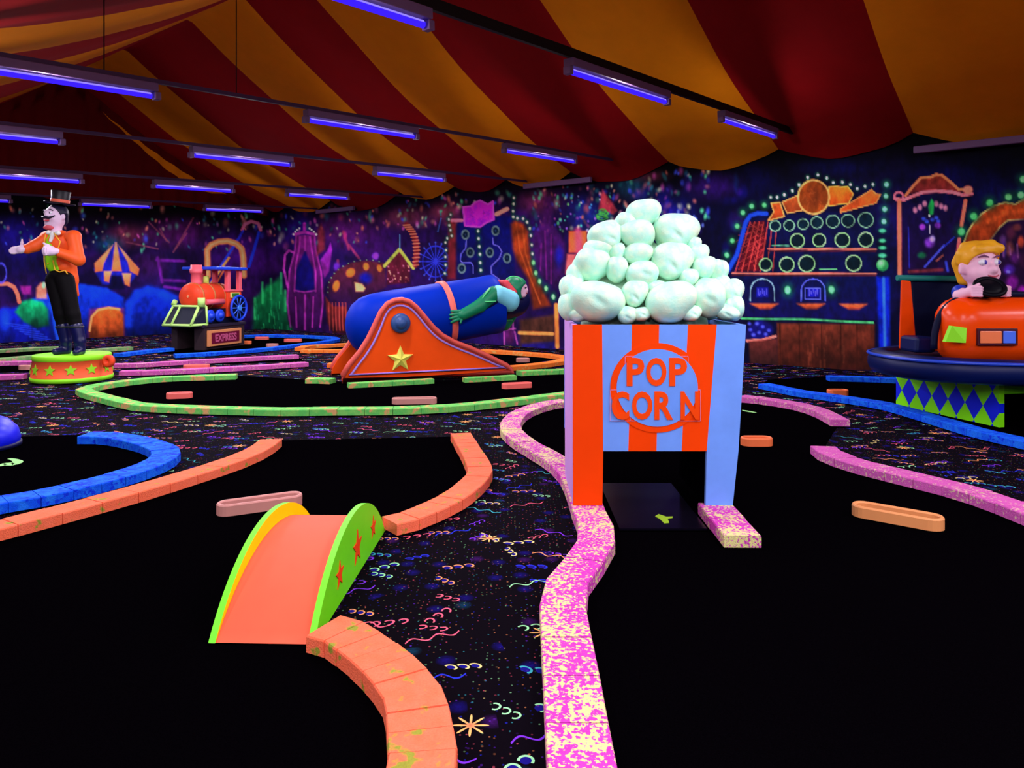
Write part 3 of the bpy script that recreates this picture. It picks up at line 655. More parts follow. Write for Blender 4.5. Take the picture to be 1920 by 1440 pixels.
def carpet_material():
    t = NT('confetti_carpet'); co = t.coord(); X, Y, Z = t.sep(co)
    xy = t.comb(X, Y, 0.0)
    def vor(scale, rand=1.0, off=(0, 0, 0)):
        nd = t.n('ShaderNodeTexVoronoi', voronoi_dimensions='2D', feature='F1'); nd.inputs['Scale'].default_value = scale; nd.inputs['Randomness'].default_value = rand
        sv = t.v('ADD', xy, off); t.put(nd.inputs['Vector'], sv)
        loc = t.v('SUBTRACT', sv, nd.outputs['Position'])
        r, g, b = t.n('ShaderNodeSeparateColor'), None, None
        t.put(r.inputs[0], nd.outputs['Color'])
        return nd, loc, r.outputs[0], r.outputs[1], r.outputs[2]
    pal = [(0, lin((235,95,120))), (.22, lin((120,50,215))), (.40, lin((150,225,160))), (.55, lin((240,150,95))), (.68, lin((40,50,200))), (.84, lin((60,165,175))), (.93, lin((225,205,130)))]
    def rot(loc, ang):
        x, y, _ = t.sep(loc); c, s = t.m('COSINE', ang), t.m('SINE', ang)
        return t.m('SUBTRACT', t.m('MULTIPLY', x, c), t.m('MULTIPLY', y, s)), t.m('ADD', t.m('MULTIPLY', x, s), t.m('MULTIPLY', y, c))
    def band(v, c, w): return t.m('LESS_THAN', t.m('ABSOLUTE', t.m('SUBTRACT', v, c)), w)
    base = (*lin((6, 2, 9)), 1)
    col = base
    # dim blue and violet clouds of flecks
    nd, loc, r, g, b = vor(7.5, 1.0, (3.1, 1.7, 0))
    f = t.m('MULTIPLY', t.m('SUBTRACT', 1.0, t.m('DIVIDE', nd.outputs['Distance'], .30, clamp=True), clamp=True), t.m('GREATER_THAN', r, .45))
    f = t.m('MULTIPLY', f, t.noise(co, 90, 2.0)); col = t.mix(f, col, t.ramp(g, [(0, lin((26,16,130))), (.6, lin((70,20,110))), (.85, lin((16,70,100)))], 'CONSTANT'))
    # fine specks
    for sc, th, keep, off in ((46, .15, .66, (0, 0, 0)), (28, .12, .78, (5.3, 2.2, 0))):
        nd, loc, r, g, b = vor(sc, 1.0, off)
        f = t.m('MULTIPLY', t.m('LESS_THAN', nd.outputs['Distance'], th), t.m('GREATER_THAN', r, keep))
        col = t.mix(t.m('MULTIPLY', f, t.m('MULTIPLY_ADD', b, .32, .03)), col, t.ramp(g, pal, 'CONSTANT'))
    # curls: chains of three crescents
    for sc, off, p, rr, w in ((3.2, (0, 0, 0), .052, .021, .0042), (3.7, (9.4, 4.6, 0), .040, .017, .0036)):
        nd, loc, r, g, b = vor(sc, .75, off)
        ang = t.m('MULTIPLY_ADD', r, 1.6, -.8); x, y = rot(loc, ang)
        inside = t.m('LESS_THAN', t.m('ABSOLUTE', x), p*1.5)
        xm = t.m('SUBTRACT', t.m('MODULO', t.m('ADD', x, p*10.5), p), p*.5)
        ys = t.m('ADD', y, t.m('MULTIPLY', x, t.m('MULTIPLY_ADD', b, .8, -.4)))
        rad = t.m('POWER', t.m('ADD', t.m('MULTIPLY', xm, xm), t.m('MULTIPLY', ys, ys)), .5)
        cres = t.m('MULTIPLY', band(rad, rr, w), t.m('GREATER_THAN', t.m('ADD', xm, t.m('MULTIPLY', ys, .6)), -.008))
        fl = t.m('MULTIPLY', t.m('LESS_THAN', rad, rr-w), t.m('GREATER_THAN', b, .5))
        gate = t.m('MULTIPLY', inside, t.m('GREATER_THAN', g, .22))
        col = t.mix(t.m('MULTIPLY', fl, t.m('MULTIPLY', gate, .6)), col, (*lin((30,25,150)), 1))
        col = t.mix(t.m('MULTIPLY', cres, gate), col, t.ramp(b, pal, 'CONSTANT'))
    # wavy streamers
    nd, loc, r, g, b = vor(2.6, .8, (2.7, 8.1, 0)); x, y = rot(loc, t.m('MULTIPLY_ADD', r, 2.0, -1.0))
    wv = t.m('MULTIPLY', t.m('SINE', t.m('MULTIPLY', x, 62.0)), .016)
    f = t.m('MULTIPLY', band(y, wv, .0045), t.m('LESS_THAN', t.m('ABSOLUTE', x), .11)); f = t.m('MULTIPLY', f, t.m('GREATER_THAN', g, .4))
    col = t.mix(f, col, t.ramp(b, pal, 'CONSTANT'))
    # starbursts
    nd, loc, r, g, b = vor(1.9, .9, (7.7, 3.3, 0)); x, y, _ = t.sep(loc)
    ln = t.v('LENGTH', loc); an = t.m('ARCTAN2', y, x)
    ray = t.m('LESS_THAN', ln, t.m('MULTIPLY_ADD', t.m('POWER', t.m('ABSOLUTE', t.m('COSINE', t.m('MULTIPLY', an, 4.0))), 6.0), .045, .012))
    col = t.mix(t.m('MULTIPLY', ray, t.m('GREATER_THAN', g, .55)), col, t.ramp(ln, [(0, lin((255,110,80))), (.03, lin((250,190,110)))]))
    return t.out(col, .95, .03)
fl = MB().add([W(-.0, 22), W(26, 22), W(26, 0), W(0, 0)], [(0,1,2,3)]).build('floor', carpet_material(), fix=False)
tag(fl, kind='structure')

# tent ceiling: sagging red and yellow strips that run from the long wall up to a ridge and down again
RIDGE, ZR, ZE = 5.33, 6.3, 3.52
def ceil_z(t, b):
    bb = b if b <= RIDGE else 2*RIDGE - b
    if bb < 0: bb = -bb
    return ZE + (ZR-ZE)*bb/RIDGE - .30*math.sin(PI*min(1, bb/RIDGE))
def cloth(name, c, gain):
    t = NT(name); co = t.coord(); nz = t.noise(co, 3.0, 5.0, .6); fine = t.noise(co, 160, 2.0)
    k = t.m('MULTIPLY_ADD', nz, .25, .87); l = [x*gain for x in lin(c)]
    return t.out(t.mix(1.0, (*l, 1), t.comb(k, k, k), 'MULTIPLY'), .9, .12, bump=fine, bstr=.15)
RED = cloth('red_tent_cloth', (140, 4, 12), 1.0); YEL = cloth('yellow_tent_cloth', (228, 132, 2), 1.0)
BND = [0, 1.15, 3.15, 5.9, 7.72, 9.25, 10.93, 13.08, 15.06, 17.03, 18.9, 20.8, 22.6, 24.4, 26]
mb = MB(); NB = 84
bs = [.06 + (2*RIDGE*2-.06)*i/(NB*2) for i in range(NB*2+1)]
for s, (t0, t1) in enumerate(zip(BND[:-1], BND[1:])):
    off = len(mb.v); K = 10
    for b in bs:
        bb = b % (2*RIDGE)
        gath = min(bb, 2*RIDGE-bb); hem = .26*math.exp(-gath/.8) + .05*math.sin(PI*gath/RIDGE)
        for k in range(K+1):
            f = k/K; t = t0+(t1-t0)*f
            z = ceil_z(t, bb) - hem*(1-(2*f-1)**2)*((t1-t0)/1.9) + .012*math.sin(7*t+3*b)
            p = W(t, b, z); mb.v.append(tuple(p))
    for i in range(len(bs)-1):
        for k in range(K):
            a = off+i*(K+1)+k; mb.f.append((a, a+1, a+K+2, a+K+1)); mb.mi.append(1 if s % 2 else 0); mb.sm.append(True)
tag(mb.build('ceiling', [RED, YEL], fix=False), kind='structure')
# gable curtain closing the tent at the rear wall: deep red pleats with a thin yellow band
mb = MB(); n = 220; rows = 16
for i in range(n+1):
    b = 2*RIDGE*i/n; zt = ceil_z(0, b)+.02; zb = 3.28+.10*abs(math.sin(b*1.7))
    for j in range(rows+1):
        h_ = zt-zb; k_ = min(1, h_/.9); e_ = (0, .26*k_, (.26+.24*min(1, max(0, (b-1.3)*1.2))*min(1, max(0, (4.6-b)*.6)))*k_)
        f = 1-j/rows; z = zt-(e_[j] if j < 3 else e_[2]+(h_-e_[2])*(j-2)/(rows-2)); q = .10+.05*math.sin(b*14)*(1-f*.5)
        mb.v.append(tuple(W(q, b, z)))
for i in range(n):
    b = 2*RIDGE*(i+.5)/n; span = ceil_z(0, b)-3.3
    for j in range(rows):
        a = i*(rows+1)+j
        mb.f.append((a, a+rows+1, a+rows+2, a+1)); mb.mi.append(1 if j == 1 else 0); mb.sm.append(True)
tag(mb.build('wall_back_gable_cloth', [cloth('dark_red_pleats', (96, 4, 8), .8), YEL], fix=False), kind='structure')
tag(MB().box((-.02, 0, 0), (.02, 26, .16)).build('trim_1', M('black_rail', (6, 5, 10), .7), None), kind='structure')
o = bpy.data.objects['trim_1']; o.location = W(0, .03, 3.52); o.rotation_euler = (0, 0, math.atan2(RA.y, RA.x)-PI/2)

# ------------------------------------------------------------------ blacklight battens on hanging rails
TUBE = NT('violet_tube_glow'); TUBE = TUBE.out((0, 0, .002, 1), .9, .0, emit=(*lin((54,28,255)), 1), estr=1.35)
TUBEC = NT('violet_tube_core'); TUBEC = TUBEC.out((0, 0, .002, 1), .9, .0, emit=(*lin((150,130,255)), 1), estr=1.1)
HOUS = M('grey_batten_metal', (112, 84, 130), .5, .3); HBLK = M('black_strut', (8, 7, 12), .6, .2); STRUT = M('violet_grey_strut', (70, 46, 84), .6, .2)
RDIR = Vector((.637, .771, .771*67/F)).normalized()      # towards the long wall
def row_point(px_wall, py_wall, b):
    t = wall_t(px_wall); p = W(t, 0); z0 = H+(HY-py_wall)/F*p.y
    q = W(t, b); return Vector((q.x, q.y, z0-.0375*b))
def frame_at(p, d=RDIR):
    x = d; y = Vector((0,0,1)).cross(x).normalized(); z = x.cross(y)
    m = Matrix((x, y, z)).transposed().to_4x4(); m.translation = p; return m
LIGHT_UV = (.90, .85, 1.0)
E_DOWN, E_POINT = 62.0, 17.0
def lamp(p, L, e=1.0, d=RDIR):
    l = bpy.data.lights.new('blacklight', 'AREA'); l.shape = 'RECTANGLE'; l.size = L*.9; l.size_y = .05; l.energy = E_DOWN*e; l.color = LIGHT_UV
    o = bpy.data.objects.new('blacklight', l); COL.objects.link(o); o.matrix_world = frame_at(p+Vector((0,0,-.13)), d)
    for f in (0,):
        l2 = bpy.data.lights.new('blacklight_spill', 'POINT'); l2.energy = E_POINT*e; l2.color = (1.0, .86, .88); l2.shadow_soft_size = .03
        o2 = bpy.data.objects.new('blacklight_spill', l2); COL.objects.link(o2); o2.location = p+d*f*L+Vector((0,0,-.15))
def make_batten(L):
    r = thing('blacklight_batten', None, 'light')
    MB().box((-L/2, -.055, -.035), (L/2, .055, .045)).build('housing', HOUS, r, .008)
    m = MB().cyl((-L/2+.05, 0, -.075), (L/2-.05, 0, -.075), .026, seg=16); tb = m.build('tube', TUBE, r)
    MB().cyl((-L/2+.06, -.006, -.063), (L/2-.06, -.006, -.063), .018, seg=12).build('tube_core', TUBEC, tb)
    for s in (-1, 1):
        MB().box((s*L/2-.03, -.04, -.108), (s*L/2+.03, .04, -.035)).build('lamp_holder', HOUS, r, .008)
    return r
ROWS = [('nearest', (1510, 266), [(10.1, 8.35), (6.58, 4.68), (3.23, 1.35)], HBLK, (10.6, .05)),
        ('second', (1180, 312), [(10.75, 8.83), (7.15, 5.45), (3.66, 1.80)], STRUT, (12.5, .06)),
        ('third', (1000, 347.6), [(10.5, 8.86), (7.33, 5.80), (4.23, 2.63)], STRUT, (11.5, .06)),
        ('fourth', (800, 375.5), [(9.1, 7.48), (6.37, 4.92), (3.78, 2.30)], STRUT, (11, .06)),
        ('rearmost', (600, 396.4), [(8.8, 7.24), (5.99, 4.53), (3.28, 1.74)], STRUT, (10, .06))]
POSN = ['at the left end of', 'in the middle of', 'at the right end of']
for rn, wp, tubes, rm, span in ROWS:
    p0, p1 = row_point(*wp, span[0]), row_point(*wp, span[1])
    mb = MB(); M4 = frame_at((p0+p1)/2); L = (p1-p0).length
    mb.box((-L/2, -.02, .05), (L/2, .02, .09 if rm is STRUT else .14), T=M4)
    col = 'black' if rm is HBLK else 'violet grey'
    tag(mb.build('hanging_rail', rm), f'{col} metal rail under the tent ceiling carrying the {rn} row of blacklights', 'rail', 'rails carrying the blacklights')
    for i, (b0, b1) in enumerate(tubes):
        q0, q1 = row_point(*wp, b0), row_point(*wp, b1); L = (q1-q0).length
        r = make_batten(L); r.matrix_world = frame_at((q0+q1)/2)
        rid = {'nearest': 'black rail'}.get(rn, f'{rn} rail from the camera' if rn != 'rearmost' else 'rearmost grey rail')
        tag(r, f'lit violet blacklight tube {POSN[i]} the {rid}', 'light', 'lit blacklight tubes'); lamp((q0+q1)/2, L)
# added unseen lamps without battens, overhead and behind the viewpoint, lighting the front faces
for t, bl in ((18.9, (8.6, 11.6, 15)), (21.6, (4, 7.5, 10.5, 13.5, 17)), (24.3, (5, 8.6, 12, 15.5)), (15.47, (13.5, 17)), (12.2, (14,)), (6.75, (14,))):
    for b in bl: lamp(W(t, b, 3.35), 1.7, (.8 if t > 23 else 1.3) if t > 20 else 1.1)
# unlit wash battens along the long mural wall, shielded lamp side turned to the wall
def wall_batten(x0, x1, y0, y1, label):
    t0, t1 = wall_t(x0), wall_t(x1); q = W((t0+t1)/2, .30); d = q.y; z = H+(HY-(y0+y1)/2)/F*d
    r = thing('wall_wash_batten', label, 'light', (q.x, q.y, z), math.atan2(RA.y, RA.x), 'battens along the mural wall')
    L = t1-t0
    MB().box((-L/2, -.05, -.05), (L/2, .03, .05)).build('housing', HOUS, r, .01)
    MB().cyl((-L/2+.05, .055, 0), (L/2-.05, .055, 0), .022, seg=12).build('tube', M('unlit_tube', (60, 50, 90), .3), r)
    for s in (-1, 1): MB().box((s*(L/2-.15)-.02, .03, -.02), (s*(L/2-.15)+.02, .42, .02)).build('bracket', HBLK, r)
    l = bpy.data.lights.new('wall_wash', 'AREA'); l.shape = 'RECTANGLE'; l.size = L*.9; l.size_y = .05; l.energy = 10; l.color = (.75, .7, 1)
wall_batten(612, 682, 398, 390, 'violet grey batten high on the mural wall above the pot shaped tower')
wall_batten(1000, 1125, 350, 337, 'violet grey batten high on the mural wall behind the popcorn heap')
wall_batten(1722, 1960, 281, 259, 'long violet grey batten high on the mural wall above the puppet booth')
# thin suspension wires of the second rail
for px, b in ((237, 9.3), (443, 8.0)):
    q = row_point(1180, 312, b); zt = ceil_z(12.2, b)
    tag(MB().cyl(q+Vector((0,0,.09)), Vector((q.x, q.y, zt)), .006, seg=6).build('hanging_wire', HBLK), f'thin dark wire holding the second rail, {"nearer the left edge" if px < 300 else "between the two tubes of that rail"}', 'wire', 'wires holding the rails')
SC.world = bpy.data.worlds.new('World'); SC.world.use_nodes = True
SC.world.node_tree.nodes['Background'].inputs[0].default_value = (.010, .008, .016, 1)
SC.world.node_tree.nodes['Background'].inputs[1].default_value = 0.0
cam = bpy.data.cameras.new('camera'); cam.sensor_width = 36; cam.lens = F/1920*36; cam.shift_y = -(720-HY)/1920; cam.clip_start = .05; cam.clip_end = 100
co = bpy.data.objects.new('camera', cam); COL.objects.link(co); co.location = (0, 0, H); co.rotation_euler = (PI/2, 0, 0); SC.camera = co
SC.view_settings.view_transform = 'Standard'; SC.view_settings.look = 'None'; SC.view_settings.gamma = 1; SC.view_settings.use_curve_mapping = False
SC.view_settings.exposure = 0.0
# ------------------------------------------------------------------ putting felt, brick edgings, bumpers
FELT = NT('black_putting_felt'); _c = FELT.coord(); _n = FELT.noise(_c, 220, 2.0)
FELT = FELT.out(FELT.ramp(_n, [(0, (.0003, .0002, .0004)), (1, (.0014, .0009, .0017))]), .97, .0)
def felt(px, label, extra=()):
    pts = [G(x, y, .006) for x, y in px] + [Vector((x, y, .006)) for x, y in extra]
    o = MB().prism([(p.x, p.y) for p in pts], (0,0,0), (1,0,0), (0,1,0), (0,0,.006)).build('putting_felt', FELT)
    tag(o, label, 'putting felt', 'black putting felts')
felt([(-240,1045), (-90,1005), (110,965), (250,925), (430,868), (500,832), (506,826), (868,818), (893,868), (893,900), (850,948), (800,972), (722,990), (712,1000), (590,1180), (700,1210), (760,1270), (786,1357), (788,1440)], 'black putting felt inside the orange edging, in front of and behind the arched bridge', [(-.30, 1.2), (-.40, .5), (-4.4, .5), (-4.4, 3.2)])
felt([(-90,960), (40,933), (180,905), (290,868), (308,850), (298,838), (206,816), (158,815), (60,818), (-90,822)], 'black putting felt inside the bright blue edging at left')
felt([(160,730), (196,720), (264,712), (444,704), (577,712), (640,716), (860,712), (965,700), (1066,690), (1066,736), (980,745), (836,759), (740,762), (550,764), (400,761), (264,756), (200,741)], 'long black putting felt inside the green edging before the cannon')
felt([(1061,750), (1006,761), (968,778), (958,802), (985,825), (1061,868), (1104,954), (1121,990), (1119,1013), (1093,1050), (1058,1100), (1054,1121), (1063,1201), (1082,1357), (1095,1440)], 'black putting felt running under the popcorn box between the pink edgings', [(.20, 1.2), (.16, .5), (3.9, .5), (3.9, 3.0)] + [tuple(G(x, y)[:2]) for x, y in ((2000,985), (1920,950), (1797,908), (1701,887), (1617,866), (1555,845), (1547,836), (1576,790), (1535,767), (1447,749), (1391,743), (1200,748))])
felt([(1432,719), (1491,731), (1608,746), (1725,772), (1827,803), (1920,822), (2050,850), (2050,770), (1900,724), (1678,712), (1552,706), (1440,712)], 'black putting felt inside the blue edging under the bumper car')
felt([(222,662), (330,650), (452,630), (517,629), (600,631), (630,635), (612,639), (500,650), (400,659), (330,663)], 'black putting felt round the toy train inside the far blue edging')
felt([(0,698), (214,690), (480,680), (570,676), (556,668), (480,671), (361,676), (219,684), (0,682)], 'narrow black putting felt between the two far pink edgings')
felt([(566,651), (660,645), (930,658), (1032,665), (1056,670), (996,681), (940,686), (640,686), (640,656)], 'black putting felt inside the far orange edging behind the cannon')
felt([(-80,672), (0,670), (120,664), (240,654), (120,652), (0,657), (-80,660)], 'black putting felt between the far pale green edgings behind the circus drum')

def edging_mat(name, c, c2, spk, amt, sc=42.0, joint=.5, mot=.5):
    t = NT(name); co = t.coord(); X, Y, Z = t.sep(co)
    n1 = t.noise(co, sc, 2.0, .5); n2 = t.noise(co, 5.0, 2.0); n3 = t.noise(co, 13.0, 3.0); n4 = t.noise(co, 150.0, 2.0)
    base = t.mix(t.m('MULTIPLY', t.ramp(n3, [(.42, (0,0,0)), (.60, (1,1,1))]), mot), (*lin(c), 1), (*lin(c2), 1))
    thr = t.m('MULTIPLY_ADD', n2, -.67*amt, .80)
    k = t.m('MULTIPLY', t.m('SUBTRACT', n1, thr), 14.0, clamp=True)
    base = t.mix(k, base, (*lin(spk), 1))
    kk = t.m('MULTIPLY_ADD', n4, .5, .75)
    return t.out(t.mix(1.0, base, t.comb(kk, kk, kk), 'MULTIPLY'), .8, .12, bump=n4, bstr=.35)
EM = {'orange': edging_mat('orange_paint_on_brick', (255,120,84), (255,108,66), (150,150,50), .50, 16, mot=.5),
      'pink': edging_mat('pink_paint_on_brick', (206,92,172), (190,76,160), (216,180,160), .62, 60), 'worn': edging_mat('worn_pink_paint_on_brick', (206,62,176), (192,48,164), (222,214,140), .92, 74),
      'blue': edging_mat('blue_paint_on_brick', (8,84,240), (36,140,255), (8,52,226), .70, 34),
      'green': edging_mat('green_paint_on_brick', (124,206,96), (46,190,90), (216,170,106), .72, 12),
      'amber': edging_mat('amber_paint_on_brick', (250,132,50), (246,112,40), (235,170,90), .6, 12),
      'pale': edging_mat('pale_green_paint_on_brick', (140,180,110), (90,150,90), (200,150,130), .6, 10)}
EZ = .075
def edging(px, col, label, w=.18, blk=.22, extra=(), end=True):
    pts = [G(x, y, EZ) for x, y in px] + [Vector((x, y, EZ)) for x, y in extra]
    for p in pts: p.z = 0
    c = smooth_path(pts, blk)
    n = len(c); nor = []
    for i in range(n):
        t = (c[min(i+1, n-1)]-c[max(i-1, 0)]).normalized(); nor.append(Vector((-t.y, t.x, 0)))
    m = MB(); jr = random.Random(len(px)*31+int(px[0][0]))
    for i in range(n-1):
        t = (c[i+1]-c[i]).normalized(); g = t*.0022
        hz = EZ+jr.uniform(-.002, .002); ww = w/2+jr.uniform(-.002, .002); h = .012
        a, b = c[i]+g, c[i+1]-g; na, nb = nor[i], nor[i+1]
        B = [a-na*ww, b-nb*ww, b+nb*ww, a+na*ww]; T = [a-na*(ww-.004), b-nb*(ww-.004), b+nb*(ww-.004), a+na*(ww-.004)]
        off = len(m.v)
        for z, q in ((.013, B), (hz-.006, B), (hz, T)): m.v += [(p.x, p.y, z) for p in q]
        for k in (0, 4):
            for e in range(4):
                f = (e+1) % 4; m.f.append((off+k+e, off+k+f, off+k+4+f, off+k+4+e)); m.mi.append(0); m.sm.append(False)
        m.f += [(off+8, off+9, off+10, off+11), (off+3, off+2, off+1, off)]; m.mi += [0, 0]; m.sm += [False, False]
    o = m.build('brick_edging', EM[col]); tag(o, label, 'edging', 'painted brick edgings')
    return o
edging([(-420,1082), (-240,1040), (-70,1000), (0,983), (110,955), (250,918), (350,888), (430,863), (475,845), (497,832), (508,823)], 'orange', 'orange brick edging sweeping from the left border up to a cut end', extra=())
edging([(864,812), (880,838), (896,866), (899,886), (872,914), (846,932), (808,950), (770,965.5), (729,975)], 'orange', 'orange brick edging bending behind the right flank of the arched bridge', w=.17, blk=.13)
edging([(607,1171), (640,1179), (677,1202), (718,1233), (753,1268), (777,1303), (787,1357), (791,1440)], 'orange', 'orange brick edging curving from the bridge foot to the bottom border', w=.185, blk=.10, extra=[(-.27, 1.75), (-.30, 1.2), (-.38, .6)])
edging([(-330,1010), (-180,975), (-70,950), (0,936), (42,930), (111,917), (180,901), (250,881), (296,863), (312,848), (300,836), (264,825), (208,815), (158,814)], 'blue', 'bright blue brick edging hooking round the black felt at left', w=.2, blk=.16)
edging([(1061,750), (1030,754), (1002,761), (976,772), (962,784), (957,802), (981,825), (1031,853), (1068,880), (1090,915), (1103,952), (1117,982), (1119,1010), (1094,1050), (1062,1090), (1054,1118), (1057,1150), (1063,1201), (1073,1277), (1082,1357), (1091,1440)], 'worn', 'speckled pink brick edging looping left of the popcorn box and winding to the bottom border', w=.185, blk=.26, extra=[(.19, 1.75), (.20, 1.2), (.16, .6)])
edging([(1340,943), (1365,972), (1393,1004)], 'worn', 'short pink brick edging at the right foot of the popcorn box', w=.19, blk=.3)
edging([(1391,742), (1447,748), (1500,757), (1535,767), (1561,779), (1576,787)], 'pink', 'pink brick edging behind the right side of the popcorn box', w=.17)
edging([(1543,836), (1555,846), (1579,856), (1617,868), (1701,888), (1797,911), (1856,929), (1920,952), (2000,985), (2180,1065)], 'pink', 'pink brick edging sweeping down to the right border', w=.19, blk=.2)
edging([(1432,719), (1459,724), (1491,731), (1541,738), (1608,747), (1666,757), (1725,773), (1783,790), (1827,803), (1870,813), (1920,824), (2010,845)], 'blue', 'long blue brick edging passing in front of the bumper car plinth', w=.17)
edging([(1552,705), (1608,706), (1684,709)], 'blue', 'short blue brick edging behind the left end of the bumper car plinth', w=.17)
edging([(444,702), (333,705), (264,710), (194,719), (158,727), (166,734), (200,743), (236,752), (264,757), (333,761), (400,763), (480,765), (550,766), (620,765), (740,764), (836,760), (896,755), (980,746), (1070,735)], 'green', 'pale green brick edging forming the long loop before the cannon', w=.17, blk=.28)
edging([(575,709), (600,709), (624,710)], 'green', 'short green brick edging left of the cannon foot', w=.17)
edging([(652,718), (730,714), (812,709.5)], 'green', 'green brick edging under the left part of the cannon', w=.12, blk=.3)
edging([(869,708), (920,705.5), (966,703)], 'green', 'green brick edging under the right tip of the cannon', w=.12, blk=.3)
edging([(972,696), (1010,694), (1070,692)], 'green', 'green brick edging between the cannon tip and the popcorn box', w=.17)
edging([(562,652), (575,648), (610,646), (665,643)], 'amber', 'amber brick edging far behind the left end of the cannon', w=.2)
edging([(566,655), (600,655), (652,655)], 'amber', 'amber brick edging just below the one far behind the cannon', w=.2)
edging([(615,681), (634,681)], 'amber', 'stub of amber brick edging touching the cannon rear plate', w=.17)
edging([(905,655), (981,660), (1032,664), (1056,668), (1060,673), (1039,678), (996,683), (950,687)], 'amber', 'amber brick edging turning back behind the nose of the cannon', w=.2, blk=.3)
edging([(452,629), (517,627.5), (600,630), (630,634), (612,639), (558,645), (500,652), (400,660), (327,664)], 'blue', 'far blue brick edging looping to the right of the toy train', w=.2, blk=.3)
edging([(221,663), (275,656), (322,652)], 'blue', 'far blue brick edging left of the toy train', w=.2, blk=.3)
edging([(-60,680), (0,678), (64,677), (219,682), (361,675), (480,669), (558,665)], 'pink', 'far pink brick edging passing behind the circus drum and the ringmaster', w=.18, blk=.3)
edging([(-60,706), (0,703), (48,701.5)], 'pink', 'far pink brick edging running from the left border up to the circus drum', w=.18, blk=.3)
edging([(226,695.5), (347,692), (480,685), (575,679)], 'pink', 'far pink brick edging starting at the right of the circus drum', w=.18, blk=.3)
edging([(-60,659), (0,655), (60,652), (110,650)], 'pale', 'far pale green brick edging along the painted hills at the left border', w=.2, blk=.3)
edging([(160,656), (200,653), (246,650)], 'pale', 'far pale green brick edging right of the statue boots', w=.2, blk=.3)
edging([(-60,676), (0,672), (75,665)], 'pale', 'far pale green brick edging just behind the left of the circus drum', w=.2, blk=.3)

def bumper(p0, p1, col, label, r=.065, hz=.065, wall=.022):
    a, b = G(*p0, .035), G(*p1, .035); a.z = b.z = 0; c = (a+b)/2; d = b-a; L = d.length; ang = math.atan2(d.y, d.x)
    m = MB(); k = 10; off = 0
    ring = []
    for e, s in ((1, -PI/2), (-1, PI/2)):
        for i in range(k+1):
            q = s+PI*i/k; ring.append((e*L/2, math.cos(q), math.sin(q)))
    n = len(ring)
    prof = [(r, .0), (r, hz-.008), (r-.006, hz), (r-wall+.006, hz), (r-wall, hz-.008), (r-wall, 0)]
    for cx, x, y in ring:
        for rr, z in prof: m.v.append((cx+x*rr, y*rr, z))
    q = len(prof)
    for i in range(n):
        j = (i+1) % n
        for e in range(q):
            f = (e+1) % q; m.f.append((i*q+e, j*q+e, j*q+f, i*q+f)); m.mi.append(0); m.sm.append(False)
    o = m.build('lane_bumper', M('bumper_'+col[0], col[1], .5, .3)); o.location = (c.x, c.y, .0125); o.rotation_euler = (0, 0, ang)
    tag(o, label, 'bumper', 'oval lane bumpers'); return o
OR, PK, TN, PL = ('orange', (255,120,66)), ('pink', (255,110,100)), ('tan', (226,148,88)), ('pale', (205,140,130))
bumper((428,955), (546,939), PL, 'pale pinkish oval bumper ring lying on the felt behind the arched bridge')
bumper((1622,959), (1744,981), TN, 'tan oval bumper ring lying on the open black felt at right', r=.07)
bumper((323,743), (350,742), PK, 'small pink oval bumper inside the left end of the green loop')
bumper((746,753), (808,752), PL, 'pale oval bumper at the near side of the green loop below the cannon')
bumper((950,725), (988,723), PK, 'salmon oval bumper below the right tip of the cannon')
bumper((1405,829), (1432,829), OR, 'small orange oval bumper just right of the popcorn box', r=.07)
bumper((1561,737), (1580,737), OR, 'small orange oval bumper beyond the blue edging right of the popcorn box')
bumper((483,635), (499,635), PK, 'tiny far pink oval bumper below the green painted turret')
bumper((538,639), (561,639), PK, 'tiny far pink oval bumper below the violet pot shaped tower')
bumper((456,643), (466,643), OR, 'tiny far orange oval bumper at the right foot of the train')
bumper((505,648), (516,648), PL, 'tiny far pale oval bumper by the blue edging right of the train')
bumper((975,676), (986,676), PL, 'far pale oval bumper inside the amber edging behind the cannon')
bumper((352,689), (385,688), PK, 'far pink oval bumper lying between the two far pink edgings')
bumper((44,690), (52,690), PL, 'tiny pale oval bumper left of the circus drum')

# blue dome shaped obstacle cut by the left border
c = G(-46, 842); r = thing('lane_obstacle', 'dark blue domed obstacle cut by the left border beyond the blue edging', 'obstacle', (c.x, c.y, .0125))
MB().lathe([(.30, 0), (.31, .06), (.29, .14), (.22, .215), (.11, .262), (.0, .275)], seg=40).build('dome', M('deep_blue_gloss', (10,24,235), .35, .5), r)
MB().lathe([(.318, 0), (.318, .03), (.30, .035)], seg=40).build('rim', M('navy_rim', (6,10,70), .5, .3), r)
sq = [(-.10+.2*i/14, .018*math.sin(i*.9)) for i in range(15)]

FM = M('pale_green_felt_paint', (150,215,130), .7, .1)
def felt_mark(pts, w, parent):
    c = smooth_path([G(x, y, .0125) for x, y in pts], .02); m = MB()
    for i, p in enumerate(c):
        t = (c[min(i+1, len(c)-1)]-c[max(i-1, 0)]).normalized(); nn = Vector((-t.y, t.x, 0))*w*(.35+.65*math.sin(PI*i/(len(c)-1)))
        m.v += [tuple(p-nn), tuple(p+nn)]
    for i in range(len(c)-1): m.f.append((2*i, 2*i+1, 2*i+3, 2*i+2)); m.mi.append(0); m.sm.append(False)
    return m.build('painted_mark', FM, parent)
FE = [o for o in COL.objects if o.name.startswith('putting_felt')]
felt_mark([(-25,876), (0,873), (12,869), (22,871), (34,866), (24,861), (16,860)], .035, FE[1])
felt_mark([(1392,769), (1402,771), (1418,774)], .03, FE[3])

